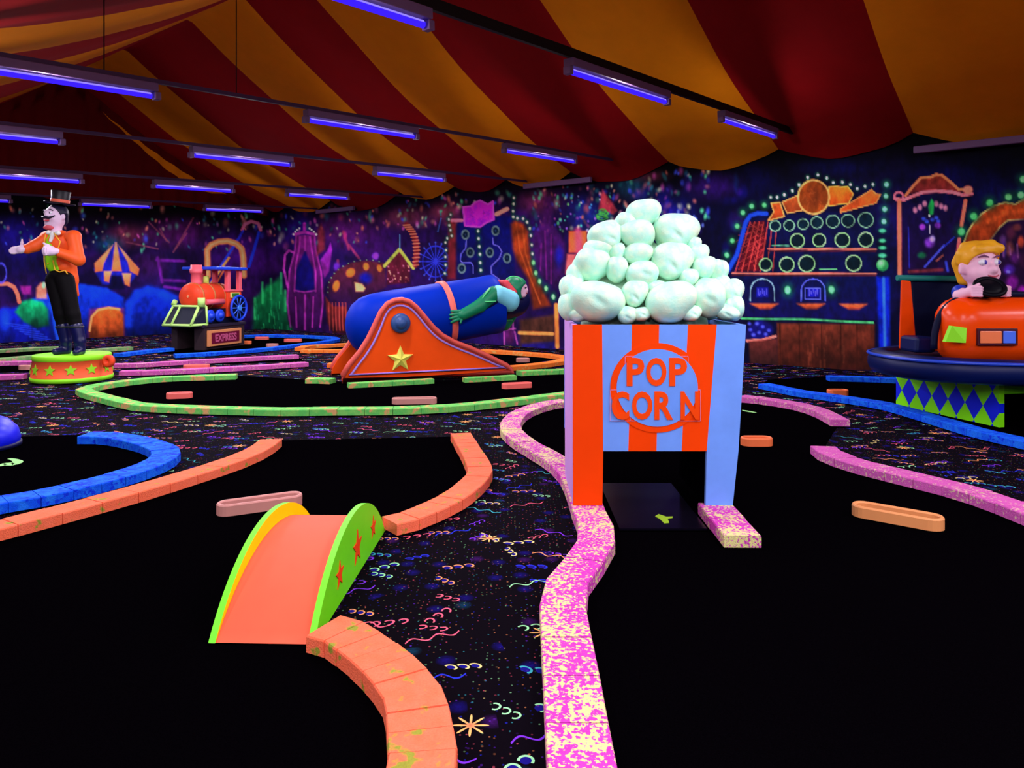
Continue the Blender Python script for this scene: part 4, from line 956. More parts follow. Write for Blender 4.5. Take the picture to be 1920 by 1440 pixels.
# ------------------------------------------------------------------ arched bridge
near_l, near_r = Vector((-1.100, 2.735, 0)), Vector((-.757, 2.712, 0)); u = Vector((.045, 1.25, 0)).normalized(); wv = Vector((u.y, -u.x, 0)); LB = 1.25
cb = (near_l+near_r)/2+u*LB/2
br = thing('arched_bridge', 'lime green arched bridge with orange stars and a salmon deck', 'bridge', (cb.x, cb.y, .0125), math.atan2(u.y, u.x)-PI/2)
def arc(L, sag, n=36):
    R = (L*L/4+sag*sag)/(2*sag); zc = sag-R
    return [(L*(i/n-.5), zc+math.sqrt(max(R*R-(L*(i/n-.5))**2, 0))) for i in range(n+1)]
LIME, YELP, DECK = M('lime_green_paint', (112,232,16), .5, .25), M('warm_yellow_paint', (255,226,0), .5, .1), M('salmon_deck_paint', (255,98,66), .6, .2)
LIME2 = M('bright_lime_edge', (120,255,50), .5, .25); STAR_O = M('orange_red_star', (255,70,10), .5, .2)
WB = .372
for s in (-1, 1):
    x0 = s*WB/2; m = MB()
    poly = arc(LB, .302)
    th = .026
    m.prism(poly, (x0-th/2, 0, 0), (0,1,0), (0,0,1), (th, 0, 0), 0, 2)
    m.mi[0 if s > 0 else 1] = 1 if s < 0 and False else m.mi[0 if s > 0 else 1]
    o = m.build('side_panel', [LIME, YELP, LIME2], br, fix=True)
    for p in o.data.polygons:
        if abs(p.normal.x) > .9: p.material_index = 0 if p.normal.x*s > 0 else 1
d = arc(LB-.01, .235); m = MB(); n = len(d)
for y, z in d:
    for x in (-WB/2+.014, WB/2-.014): m.v.append((x, y, z))
for y, z in d:
    for x in (-WB/2+.014, WB/2-.014): m.v.append((x, y, max(z-.018, 0.0)))
for i in range(n-1):
    a = 2*i; m.f.append((a, a+1, a+3, a+2)); m.mi.append(0); m.sm.append(True)
    b = 2*n+a; m.f.append((b+2, b+3, b+1, b)); m.mi.append(0); m.sm.append(True)
m.f.append((0, 2*n, 2*n+1, 1)); m.mi.append(0); m.sm.append(False)
m.build('deck', DECK, br, fix=True)
for px, py, r0 in ((688,992,.058), (662,1030,.082), (633,1082,.060)):
    X = -.757+.03; dd = X*F/(px-CX); z = H-(py-HY)/F*dd; yl = dd-cb.y
    MB().prism([(a, b) for a, b in star(r0, r0*.40)], (WB/2+.0125, yl, z), (0,1,0), (0,0,1), (.004,0,0)).build('star', STAR_O, br)
# ------------------------------------------------------------------ popcorn box obstacle
DF, DBK = 4.21, .66
pc = thing('popcorn_box', 'striped orange and blue popcorn box obstacle heaped with mint white popcorn', 'obstacle', (.87, DF+DBK/2, .0125))
O = Vector(pc.location)
ZB = .064
ORS = M('popcorn_orange_paint', (255,68,3), .6, .06, .06); BLS = M('popcorn_blue_paint', (112,160,255), .6, .08, .14, 7)
LAV = M('popcorn_lavender_side', (214,160,240), .6, .08, .08); BLK = M('matt_black_inside', (3,2,5), .9, .0)
top = [1074,1129,1185,1236,1290,1344,1399]; mid = [1074.6,1131,1178,1231,1278,1325,1384.5]; bot = [1075,1129.5,0,0,0,1323,1374]
YT, YM, YB = 609, 846, 948
def fp(px, py, dd=0.0): return P(px, py, DF)+Vector((0, dd, 0))-O
m = MB(); TH = .03
for i in range(6):
    q = [(mid[i], YM), (mid[i+1], YM), (top[i+1], YT), (top[i], YT)]
    a = [fp(*p) for p in q]; b = [p+Vector((0,TH,0)) for p in a]; m.hexa(a, b, i % 2)
for i, j in ((0, 1), (5, 6)):
    q = [(bot[i], YB), (bot[j], YB), (mid[j], YM), (mid[i], YM)]
    a = [fp(*p) for p in q]; 
    for k in (0, 1): a[k].z = ZB
    b = [p+Vector((0,TH,0)) for p in a]; m.hexa(a, b, i % 2)
m.build('front_panel', [ORS, BLS], pc)
def corner(px_t, px_b, z, f): 
    a = fp(px_b, YB); a.z = ZB; b = fp(px_t, YT); p = a.lerp(b, f); return p
for nm, pt, pb, mat in (('left', 1074, 1075, LAV), ('right', 1399, 1374, BLS)):
    s = -1 if nm == 'left' else 1
    a, b = corner(pt, pb, 0, 0), corner(pt, pb, 0, 1); e = Vector((0,TH,0)); back = Vector((0, DBK, 0)); w = Vector((-s*TH, 0, 0))
    MB().hexa([a+e, a+back, a+back+w, a+e+w], [b+e, b+back, b+back+w, b+e+w]).build('side_panel', mat, pc)
    # inner leg walls lining the opening
    la = fp(1129.5 if s < 0 else 1323, YB); la.z = ZB; lb = fp(1131 if s < 0 else 1325, YM)
    MB().hexa([la+e, la+back, la+back+w*-.5, la+e+w*-.5], [lb+e, lb+back, lb+back+w*-.5, lb+e+w*-.5]).build('tunnel_wall', BLK, pc)
a0, a1 = corner(1074,1075,0,0), corner(1399,1374,0,0); b0, b1 = corner(1074,1075,0,1), corner(1399,1374,0,1)
MB().box((fp(1131,YM).x, TH, fp(0,YM).z-.0)if False else (fp(1131,YM).x, a0.y+TH, fp(1131,YM).z), (fp(1325,YM).x, a0.y+DBK, fp(1131,YM).z+.02)).build('tunnel_roof', BLK, pc)
bk = Vector((0, DBK, 0)); zc = fp(1131, YM).z
MB().add([Vector((b0.x, b0.y+DBK, zc)), Vector((b1.x, b1.y+DBK, zc)), b1+bk, b0+bk], [(0,1,2,3)]).add([Vector((b0.x, b0.y+DBK+TH, zc)), Vector((b1.x, b1.y+DBK+TH, zc)), b1+bk+Vector((0,TH,0)), b0+bk+Vector((0,TH,0))], [(3,2,1,0)]).build('back_panel', BLS, pc, fix=False)
MB().box((b0.x+.02, b0.y+.03, b0.z-.05), (b1.x-.02, b0.y+DBK-.01, b0.z-.03)).build('tray', BLK, pc)
# tunnel deck: glossy black plate that runs out in front
PLATE = NT('glossy_black_plate'); PLATE = PLATE.out((.003, .002, .006, 1), .18, .32)
MB().box((fp(1150,YM).x, a0.y-.24, .001), (fp(1305,YM).x, a0.y+DBK, .012)).build('tunnel_deck', PLATE, pc)
lf = [(-.05,.02), (-.02,.045), (.0,.03), (.02,.015), (.06,.018), (.055,.005), (.02,-.005), (.012,-.05), (-.02,-.055), (-.03,-.01)]
q = P(1238, 978, 4.1)-O
MB().prism([(x*.9+.03, y*1.6) for x, y in lf], (q.x, a0.y-.07, .012), (1,0,0), (0,1,0), (0,0,.002)).build('lime_leaf_mark', M('lime_leaf_paint', (150,190,40), .6, .2), pc)
# round sign with lettering
cs = fp(1232, 727, -.004); RO = .083*DF/1380*1000*1.055
RO = 88.0/F*DF; RI = 76.0/F*DF
k = 64; pr = [(math.cos(2*PI*i/k), math.sin(2*PI*i/k)*.955) for i in range(k)]
sg = MB().prism([(RO*x, RO*y) for x, y in pr], cs, (1,0,0), (0,0,1), (0,.004,0)).build('sign_ring', ORS, pc)
sd = MB().prism([(RI*x, RI*y) for x, y in pr], cs+Vector((0,-.003,0)), (1,0,0), (0,0,1), (0,.003,0)).build('sign_disc', M('sign_blue_disc', (108,158,255), .6, .08, .22, 5), sg)
LETO = M('sign_letter_orange', (250,74,8), .5, .1); LETE = M('letter_outline', (226,150,190), .6, .2)
def letters(ch, cxp, cyp, hpx, wpx):
    me = text_mesh(ch, 1.0, .034, .5)
    co = np.array([v.co[:] for v in me.vertices]); lo, hi = co.min(0), co.max(0)
    sx, sy = wpx/F*DF/(hi[0]-lo[0]), hpx/F*DF/(hi[1]-lo[1])
    c = fp(cxp, cyp, -.007); o3 = []
    for v in me.vertices:
        x, y, z = v.co; v.co = (c.x+(x-(lo[0]+hi[0])/2)*sx, c.y-.004 if z > 0 else c.y, c.z+(y-(lo[1]+hi[1])/2)*sy)
    me.materials.append(LETO); me.name = 'letter_'+ch.lower()
    o = link('letter_'+ch.lower(), me, pc)
    bx = MB(); w2, h2 = (wpx/2+3)/F*DF, (hpx/2+3)/F*DF; t = .0022
    for x0, x1, z0, z1 in ((-w2, w2, h2-t, h2), (-w2, w2, -h2, -h2+t), (-w2, -w2+t, -h2, h2), (w2-t, w2, -h2, h2)):
        bx.box((c.x+x0, c.y+.001, c.z+z0), (c.x+x1, c.y+.003, c.z+z1))
    bx.build('letter_outline', LETE, o)
for ch, cx_, w in (('P', 1191, 33), ('O', 1230, 38), ('P', 1271, 33)): letters(ch, cx_, 697, 53, w)
for ch, cx_, w in (('C', 1163, 33), ('O', 1203.5, 38), ('R', 1244, 35), ('N', 1293, 35)): letters(ch, cx_, 760, 53, w)
# the heap
KM = NT('mint_white_popcorn'); _c = KM.coord(); _n = KM.noise(_c, 1.5, 3.0); _n2 = KM.noise(_c, 9, 3.0)
KM = KM.out(KM.mix(KM.ramp(_n, [(.35, (0,0,0)), (.68, (1,1,1))]), (*lin((186,250,226)), 1), (*lin((234,255,222)), 1)), .7, .15, bump=_n2, bstr=.25)
kr = random.Random(5)
def kernel_mesh(seed):
    r = random.Random(seed); pr = [ell((0,0,0), (.80,.74,.70))]
    for i in range(5):
        a = r.uniform(0, 2*PI); e = r.uniform(-.5, .7); s = r.uniform(.40, .58)
        pr.append(ell((math.cos(a)*.48, math.sin(a)*.44, e*.44), (s, s*.95, s*.9)))
    ct = []
    if seed % 2: ct = [ell((r.uniform(-.2, .35), -.88, r.uniform(-.2, .1)), (.32, .18, .10), Matrix.Rotation(r.uniform(-.7, .7), 4, 'Y'))]
    o = blob('popcorn_kernel', pr, KM, None, k=.22, h=.085, cut=ct, kc=.12); me = o.data; bpy.data.objects.remove(o)
    co = np.empty(len(me.vertices)*3, np.float32); me.vertices.foreach_get('co', co); co = co.reshape(-1, 3); lo, hi = co.min(0), co.max(0)
    me.vertices.foreach_set('co', ((co-(lo+hi)/2)/((hi-lo)/2)).astype(np.float32).ravel()); me.update(); return me
KMS = [kernel_mesh(s) for s in range(6)]
def kern(c, r, mesh=None, rot=None):
    me = mesh or KMS[kr.randrange(6)]
    o = bpy.data.objects.new('popcorn_kernel', me); COL.objects.link(o); o.parent = pc; o.location = c-O
    o.scale = [q*1.06 for q in r]; o.rotation_euler = rot or (kr.uniform(-.15, .15), kr.uniform(-.2, .2), kr.uniform(-.3, .3))
    o.visible_shadow = True
    return o
KL = [(885,200,150,120), (740,290,110,100), (1190,350,195,150), (840,390,150,130), (560,390,165,120), (1150,620,180,160), (850,560,125,95), (660,540,75,80), (480,520,125,85), (430,660,165,140), (660,700,95,110), (880,740,150,120), (1390,560,90,90), (1300,770,85,80), (1440,680,110,100), (1570,710,90,95), (1130,990,215,175), (480,985,245,180), (820,910,115,115), (1480,950,150,170), (1690,900,110,110), (1715,1040,85,110), (750,1110,85,75), (250,860,100,130), (225,1020,85,130), (1590,830,85,70), (1010,860,90,60), (300,740,90,110), (1640,1080,120,70), (330,1090,110,70), (1350,470,60,60), (1060,300,70,70), (1320,1090,100,70), (880,1100,90,60)]
for x, y, rx, rz in KL:
    px, py = 1020+x/4.8, 360+y/4.8
    f = max(0, (606-py)/226); side = abs(px-1222)/170
    dd = DF+.07+.34*f**1.15+.16*max(0, side-.45)
    p = P(px, py, dd); rx, rz = rx/4.8/F*dd*.98, rz/4.8/F*dd*.98
    p.z = max(p.z, b0.z+O.z+rz*.62)
    kern(p, (rx*1.02, max(rx, rz)*.95, rz*1.05))
    if f < .80:
        q = Vector((p.x+kr.uniform(-.04, .04), 2*(DF+DBK/2+.02)-p.y, p.z-.02)); q.x = q.x if p.x > .85 else p.x*(1+.75*(q.y/p.y-1)); kern(q, (rx, max(rx, rz)*.9, rz), rot=(0, 0, PI+kr.uniform(-.4, .4)))
MB().lathe([(.40, 0), (.38, .10), (.28, .30), (.16, .44), (.04, .54)], (fp(1230,609).x, (a0.y+DBK/2+.04), b0.z-.03), seg=24, sy=.45).build('popcorn_core', KM, pc)

# ------------------------------------------------------------------ circus cannon
cb0 = Vector((-2.25, 9.70, 0)); cu = Vector((.923, .385, 0)).normalized(); cn = Vector((-cu.y, cu.x, 0))
ca = thing('circus_cannon', 'big blue circus cannon on a humped orange carriage with a yellow star', 'cannon', (*(cb0+cu*1.2+cn*.42)[:2], .0))
CO = Vector(ca.location)
def plane_pt(px, py, w=0.0):
    """point of the plate plane seen at a pixel, as (s, z)"""
    r = (px-CX)/F; o = cb0+cn*w; s = (r*o.y-o.x)/(cu.x-r*cu.y); d = o.y+cu.y*s
    return s, H-(py-HY)/F*d
zz = lambda x, y: plane_pt(640+x/5.82, 540+y/5.82)
ol = [zz(*a) for a in [(10,1045), (16,950), (90,830), (200,700), (290,560), (370,395), (430,265), (500,175), (580,136), (660,128), (740,150), (820,215), (900,312), (1000,430), (1100,520), (1230,592), (1400,655), (1550,722), (1700,795), (1800,845), (1850,895), (1862,945), (1835,968)]]
ol = [(s, max(z, .054)) for s, z in ol]; ol[0] = (ol[0][0], .054); ol[-1] = (ol[-1][0], .054)
rope = [zz(*a) for a in [(80,1005), (110,940), (190,830), (265,735), (350,600), (430,430), (480,300), (540,222), (640,190), (740,218), (830,300), (960,460), (1080,565), (1250,652), (1450,732), (1650,820), (1780,880), (1830,925)]]
rope = [(s, max(z, .125)) for s, z in rope]
CAR, RIM, ROPE = M('carriage_orange', (255,80,12), .5, .1, .16, 3), M('carriage_rosy_rim', (220,84,72), .5, .3), M('lavender_rope', (176,142,240), .6, .2)
CBL, CBAND, HUBM = M('cannon_blue_gloss', (0,42,172), .5, .05, .06), M('salmon_band', (255,112,98), .5, .3), M('slate_blue_hub', (44,80,140), .4, .4)
YST = M('pale_yellow_star', (238,234,96), .45, .3)
def plate(w, front):
    off = cb0+cn*w-CO; m = MB(); poly = [(s, z) for s, z in ol]
    m.prism(poly, off, cu, (0,0,1), cn*.07)
    pl = m.build('carriage_plate', CAR, ca, fix=True)
    fr = -1 if front else 1; f0 = off+(cn*-.004 if front else cn*.074)
    rim_pts = [f0+cu*s+Vector((0,0,z)) for s, z in ol]
    MB().tube([p+Vector((0,0,.0)) for p in rim_pts], .042, 8, closed=True, flat=.9).build('rim', RIM, pl)
    rp = smooth_path([f0+cu*s+Vector((0,0,z)) for s, z in rope], .05)
    MB().tube(rp, .016, 6, closed=True).build('rope_trim', ROPE, pl)
    hs, hz = zz(643, 383); hc = f0+cu*hs+Vector((0,0,hz)); ax = cn*fr
    hub = MB().lathe([(.135, 0), (.135, .03), (.10, .055), (.075, .055), (.07, .085), (.04, .10), (0, .105)], hc, ax, 28).build('hub', HUBM, pl)
    if front:
        ss, sz = zz(642, 775); c = f0+cu*ss+Vector((0,0,sz)); st = star(.185, .082); v = [c+cu*x+Vector((0,0,y))-cn*.012 for x, y in st]
        bck = [p+cn*.02 for p in v]; apex = c-cn*.06
        MB().add(v+bck+[apex], [(i, (i+1) % 10, 20) for i in range(10)]+[(10+i, 10+(i+1) % 10, (i+1) % 10, i) for i in range(10)]).build('star', YST, pl)
    return hs, hz
hs, hz = plate(0, True); plate(.84, False)
bd = (cu+Vector((0,0,.155))).normalized(); bc = cb0+cu*hs+cn*.455+Vector((0,0,hz-.01))-CO
prof = [(0, -.66), (.12, -.645), (.24, -.60), (.34, -.52), (.41, -.41), (.445, -.26), (.452, 0), (.448, .6), (.44, 1.1), (.438, 1.42), (.445, 1.50), (.44, 1.58), (.40, 1.60), (.36, 1.58), (.35, 1.2), (0, 1.1)]
MB().lathe(prof, bc, bd, 48, caps=False).build('barrel', CBL, ca)
MB().lathe([(.449, .74), (.468, .745), (.468, .825), (.449, .83)], bc, bd, 48, caps=False).build('band', CBAND, ca)
MB().cyl(bc-cn*.42, bc+cn*.42, .09).build('trunnion', HUBM, ca)

# human cannonball sliding out of the muzzle
mz = bc+bd*1.60+CO
hb = thing('cannonball_performer', 'figure in green helmet and gloves leaning out of the cannon muzzle', 'figure', tuple(mz))
HO = Vector(mz)
GRN, GRL, PBL, SKIN = M('performer_green', (8,128,84), .45, .35), M('helmet_green_trim', (90,225,130), .5, .3), M('performer_sky_blue', (120,205,255), .45, .2, .05, gain=1.25), M('statue_skin', (240,190,214), .5, .3, .06)
RDC = M('performer_red_collar', (226,66,76), .5, .3); NAV = M('performer_navy', (8,12,70), .5, .3)
L = lambda px, py, d: P(px, py, d)-HO
sh, el, wr = L(941,553,10.72), L(899,574,10.45), L(868,590,10.30)
hd = L(971,541,11.02)
blob('body', [cap(-bd*.10, bd*.28, .27, .25), cap(L(940,562,11.0), L(962,552,11.1), .24, .15), cap(sh, el, .105, .08), cap(el, wr, .078, .055), cap(L(955,590,11.4), L(948,606,11.35), .10, .08), cap(bd*.25, hd, .12, .10), ell(hd, (.125,.12,.14))], NAV, hb, k=.05, h=.02)
blob('head', [ell(hd+Vector((.015,0,-.01)), (.13,.125,.145)), ell(hd+Vector((.085,-.04,-.045)), (.055,.055,.06)), ell(hd+Vector((.12,-.05,-.03)), (.028,.03,.026)), ell(hd+Vector((.07,-.06,-.10)), (.05,.05,.04))], SKIN, hb, k=.03, h=.012)
for s in (-1, 1): MB().ball(hd+Vector((.118, -.05+.045*s, .015)), .014, 8).build('eye', M('dark_eye', (20,14,40), .3, .5), hb)
MB().tube([hd+Vector((.125,-.085,-.065)), hd+Vector((.138,-.05,-.072)), hd+Vector((.125,-.01,-.065))], .008, 6).build('mouth', M('statue_lip', (190,60,80), .5, .3), hb)
hel = blob('helmet', [ell(hd+Vector((-.03,.0,.03)), (.168,.165,.155)), cap(hd+Vector((-.01,-.13,.0)), hd+Vector((.02,-.12,-.12)), .05, .04)], GRN, hb, k=.03, h=.013, cut=[ell(hd+Vector((.17,-.05,-.05)), (.13,.19,.13))], kc=.015)
rim = [hd+Vector((-.03, 0, .03))+Vector((-.06*math.cos(a)*.0-.118, .02, 0))*0+Vector((.176*math.cos(a)*.82-.035, -.10*math.sin(a)*1.0-.05, .166*math.sin(a)*.9)) for a in [PI*(.08+.84*i/16) for i in range(17)]]
MB().tube(rim, .011, 6).build('helmet_trim', GRL, hel)
MB().tube([hd+Vector((.02,-.125,-.10)), hd+Vector((.06,-.10,-.155)), hd+Vector((.09,-.05,-.17))], .014, 6).build('chin_strap', NAV, hel)
blob('shoulder_sleeve', [cap(L(934,551,10.62), L(955,563,10.74), .125, .15), ell(L(957,570,10.76), (.10,.10,.11))], PBL, hb, k=.05, h=.015)
blob('sleeve', [cap(L(926,551,10.60), el, .115, .09), cap(el, wr, .095, .08)], GRN, hb, k=.03, h=.015)
MB().tube([L(919,541,10.50), L(909,553,10.44), L(901,565,10.42), L(912,566,10.40), L(930,565,10.42)], .010, 6).build('sleeve_piping', GRL, hb)
gl = [ell(wr, (.085,.065,.07))]
for i in range(4): gl.append(cap(wr+Vector((-.03, -.03, .05-.034*i)), wr+Vector((-.16-.015*(i in (1, 2)), -.02, .05-.052*i)), .024, .018))
gl.append(cap(wr+Vector((.0,-.03,-.03)), wr+Vector((-.03,-.05,-.115)), .02, .015))
blob('glove', gl, GRN, hb, k=.012, h=.009)
blob('collar', [cap(L(926,530,11.0), L(948,532,10.88), .05, .055), cap(L(948,532,10.88), L(965,548,10.84), .055, .04)], RDC, hb, k=.03, h=.013)
blob('far_sleeve', [cap(L(956,588,11.42), L(946,608,11.36), .12, .10)], GRN, hb, k=.02, h=.016)
MB().tube([L(940,600,11.26), L(950,601,11.24), L(961,600,11.28)], .010, 6).build('far_sleeve_piping', GRL, hb)
# ------------------------------------------------------------------ circus drum and ringmaster statue
DR = 10.2
dc = P(136, 700, DR); dr = thing('circus_drum', 'orange and lime circus drum pedestal with a row of stars under the statue', 'pedestal', (dc.x, DR, .0125))
LIM, ORG, LSTAR = M('drum_lime', (150,255,40), .5, .2), M('drum_orange', (255,98,52), .5, .2, .12), M('drum_star_lime', (150,226,40), .5, .2)
hT = .352
MB().lathe([(.500, 0), (.503, .055), (.495, .058), (.474, .285), (.481, .29), (.478, hT-.01), (.472, hT), (0, hT)], seg=56).build('drum_body', [LIM, ORG], dr)
o = bpy.data.objects[[x.name for x in dr.children][0]]
for p in o.data.polygons:
    z = p.center.z
    p.material_index = 1 if .058 < z < .285 else 0
for i in range(12):
    a = -PI/2-.02+(i-5)*PI/6*.98; n = Vector((math.cos(a), math.sin(a), .09)).normalized(); tx = Vector((-math.sin(a), math.cos(a), 0)); ty = n.cross(tx)
    c = Vector((math.cos(a)*.486, math.sin(a)*.486, .17))
    MB().prism(star(.078, .034), c, tx, ty, n*.006).build('star', LSTAR, dr)
rc = P(206, 677, DR-.12)-Vector(dr.location)
MB().lathe([(.085, 0), (.085, .05), (.06, .06), (.03, .06), (.03, .03), (0, .03)], rc, (-.2,-1,.05), 24).build('drum_lug', M('drum_red_lug', (250,76,36), .5, .2), dr)

base = Vector((P(140,0,DR).x, DR, .0125+hT))
rm = thing('ringmaster_statue', 'ringmaster statue in orange tailcoat and top hat standing on the star drum', 'statue', tuple(base))
L = lambda px, py, d=0.0: P(px, py, DR+d)-base
WHT, JKT, VST, TRM = M('statue_white', (232,206,232), .5, .3, .05), M('tailcoat_orange', (255,94,34), .5, .25, .10, 5), M('vest_lime', (150,240,30), .5, .2), M('trim_yellow', (255,190,50), .5, .3)
TRS, BOOT, HATB, BRN = M('trouser_black', (7,5,8), .7, .1), M('boot_navy_gloss', (8,10,70), .3, .5), M('hat_black', (8,9,22), .45, .4), M('hair_dark', (16,14,46), .5, .4)
hd = L(104,407); fd = Vector((-.27,-.963,0)); rt = Vector((.963,-.27,0)); fb = Vector((-.5,-.866,0)); rbv = Vector((.866,-.5,0))
sL, eL, wL = L(88,447,-.02), L(66,461,-.10), L(47,467,-.16)
sR, eR, wR = L(138,445,-.08), L(147,487,-.14), L(108,474,-.26)
hipL, knL, anL = L(103,525,0), L(114,590,-.02), L(124,640,0); hipR, knR, anR = L(122,525,-.06), L(137,590,-.10), L(150,640,-.10)
def hand(c, fdir, up, side, s=1.0, curl=.4, thumb=None):
    """palm, four bent fingers and a thumb"""
    f, u_, sd = Vector(fdir).normalized(), Vector(up).normalized(), Vector(side).normalized()
    c = Vector(c); pr = [ell(c, (.050*s, .045*s, .052*s)), cap(c, c-f*.05*s, .038*s, .036*s)]
    for i, ln in enumerate((.075, .088, .084, .066)):
        o_ = c+f*.03*s+u_*(.036-.024*i)*s; m_ = o_+f*ln*.55*s+sd*curl*.02*s; t_ = m_+(f*(1-curl)+sd*curl).normalized()*ln*.5*s
        pr += [cap(o_, m_, .014*s, .0125*s), cap(m_, t_, .0125*s, .010*s)]
    td = Vector(thumb).normalized() if thumb is not None else (u_+f*.3).normalized()
    b_ = c-f*.005*s+u_*.035*s; pr += [cap(b_, b_+td*.05*s, .017*s, .014*s), cap(b_+td*.05*s, b_+td*.095*s, .014*s, .011*s)]
    return pr
pr = [ell(hd, (.125,.130,.175)), ell(hd+Vector((-.035,-.02,-.105)), (.088,.088,.075)), cap(hd+Vector((0,0,-.10)), L(106,440), .07, .075),
      ell(hd+fd*.130+Vector((0,0,.02)), (.034,.034,.030)), cap(hd+fd*.10+Vector((0,0,.065)), hd+fd*.135+Vector((0,0,.02)), .018, .024), ell(hd+fd*.085+Vector((.0,0,.075)), (.075,.075,.022)),
      ell(hd+rt*.125+Vector((.01,0,.0)), (.024,.020,.042)), ell(hd+fd*.085+rt*.05+Vector((0,0,-.02)), (.045,.045,.04)), ell(hd+fd*.085-rt*.05+Vector((0,0,-.02)), (.045,.045,.04)),
      ell(L(110,462,.02), (.15,.13,.19)), ell(L(112,500,.02), (.125,.12,.14)), cap(hipL, knL, .095, .066), cap(knL, anL, .066, .05), cap(hipR, knR, .095, .066), cap(knR, anR, .066, .05),
      cap(sL, eL, .062, .052), cap(eL, wL, .05, .04), cap(sR, eR, .062, .054), cap(eR, wR, .052, .042)]
body = blob('body', pr, WHT, rm, k=.03, h=.0125)
blob('hand', hand(L(39,468,-.20), (-.85,-.3,-.15), (.15,0,1), (0,-1,0), 1.05, .35, (.12,-.1,1)), WHT, rm, k=.02, h=.008)
blob('hand', hand(L(96,471,-.33), (-.7,-.6,0), (0,0,1), (.7,-.5,-.1), 1.2, .9, (-.5,-.6,.5)), WHT, rm, k=.025, h=.008)
tors = [ell(L(112,458,.02), (.185,.155,.20)), ell(L(113,492,.02), (.150,.140,.155)), ell(L(90,444,0), (.085,.085,.075)), ell(L(136,443,-.06), (.10,.09,.085))]
blob('vest', [ell(L(110,458,.02), (.172,.150,.20)), ell(L(111,497,.02), (.146,.142,.150)), ell(L(100,480,-.05), (.10,.09,.20))], VST, rm, k=.05, h=.0125)
fc = L(108,478,.02); Rf = Matrix.Rotation(math.atan2(fb.y, fb.x), 4, 'Z')
sl = [ell(L(88,444,.02), (.09,.08,.08)), cap(sL, eL, .086, .076), cap(eL, wL+Vector((.02,.01,0)), .076, .068)]
blob('sleeve', sl, JKT, rm, k=.03, h=.0125)
sl = [ell(L(138,443,-.05), (.10,.09,.085)), cap(sR, eR, .090, .082), cap(eR, wR+Vector((.02,.02,0)), .08, .066)]
blob('sleeve', sl, JKT, rm, k=.03, h=.0125)
jk = tors+[cap(L(126,500,.02), L(134,525,.06), .12, .09), cap(L(134,522,.04), L(144,553,.07), .075, .03), cap(L(118,520,.12), L(122,548,.14), .07, .03)]
blob('tailcoat', jk, JKT, rm, k=.035, h=.0125, cut=[rbox(fc+fb*.16-rbv*.05+Vector((0,0,.04)), (.16,.055,.32), .01, Rf), cap(fc+fb*.16+Vector((0,0,-.18)), fc+fb*.2+Vector((0,0,-.40)), .05, .16)], kc=.012)
def onb(px, py, d): return L(px, py, d)
MB().tube([onb(101,436,-.16), onb(108,447,-.19), onb(113,453,-.19), onb(110,463,-.19), onb(104,470,-.18)], .008, 6).build('lapel_trim', TRM, rm)
MB().tube([onb(86,438,-.10), onb(82,460,-.125), onb(83,490,-.125), onb(87,513,-.12)], .008, 6).build('lapel_trim', TRM, rm)
MB().tube([onb(99,488,-.17), onb(103,506,-.15), onb(112,510,-.14), onb(122,507,-.13), onb(132,522,-.08), onb(143,552,.03)], .009, 6).build('hem_trim', TRM, rm)
MB().ball(L(91,478,-.155), .011, 8).ball(L(90,494,-.145), .011, 8).build('vest_button', TRM, rm)
blob('bow_tie', [ell(L(99,437,-.14), (.022,.022,.026)), cap(L(97,437,-.14), L(91,436,-.13), .012, .034), cap(L(101,437,-.15), L(109,437,-.15), .012, .034), cap(L(99,440,-.14), L(95,452,-.14), .03, .022)], M('bow_white', (235,240,235), .5, .2), rm, k=.012, h=.009)
blob('trousers', [ell(L(112,515,.0), (.135,.13,.10)), cap(hipL, knL, .118, .085), cap(knL, anL, .085, .066), cap(hipR, knR, .118, .088), cap(knR, anR, .088, .07)], TRS, rm, k=.03, h=.0125)
for kn, an, sx in ((knL, anL, -1), (knR, anR, 1)):
    mid_ = kn.lerp(an, .45); ft = Vector((an.x, an.y, .045))
    blob('boot', [cap(mid_, an, .088, .072), cap(an, ft, .072, .066), cap(ft, ft+Vector((-.06 if sx < 0 else .03, -.14, -.002)), .06, .045)], BOOT, rm, k=.02, h=.011, clip=[((0,0,.0005), (0,0,-1))])
    MB().tube([mid_+Vector((.09*math.cos(a), .09*math.sin(a), .0)) for a in [2*PI*i/18 for i in range(18)]], .010, 6, closed=True).build('boot_cuff', M('boot_trim', (40,40,46), .4, .4), rm)
MB().tube([hd+fd*.150-rt*.075+Vector((0,0,.0)), hd+fd*.158-rt*.04+Vector((0,0,-.018)), hd+fd*.162+Vector((0,0,-.012)), hd+fd*.150+rt*.045+Vector((0,0,-.022)), hd+fd*.125+rt*.095+Vector((0,0,-.004)), hd+fd*.11+rt*.11+Vector((0,0,.014))], [.007, .017, .019, .018, .011, .005], 8).build('moustache', BRN, rm)
blob('goatee', [ell(hd+fd*.085+Vector((-.02,0,-.150)), (.072,.045,.036))], M('goatee_red', (214,92,104), .5, .1), rm, k=.02, h=.009)
MB().tube([hd+fd*.148-rt*.035+Vector((0,0,-.055)), hd+fd*.156+Vector((0,0,-.062)), hd+fd*.142+rt*.04+Vector((0,0,-.055))], .009, 6).build('mouth', M('statue_lip2', (196,50,70), .5, .3), rm)
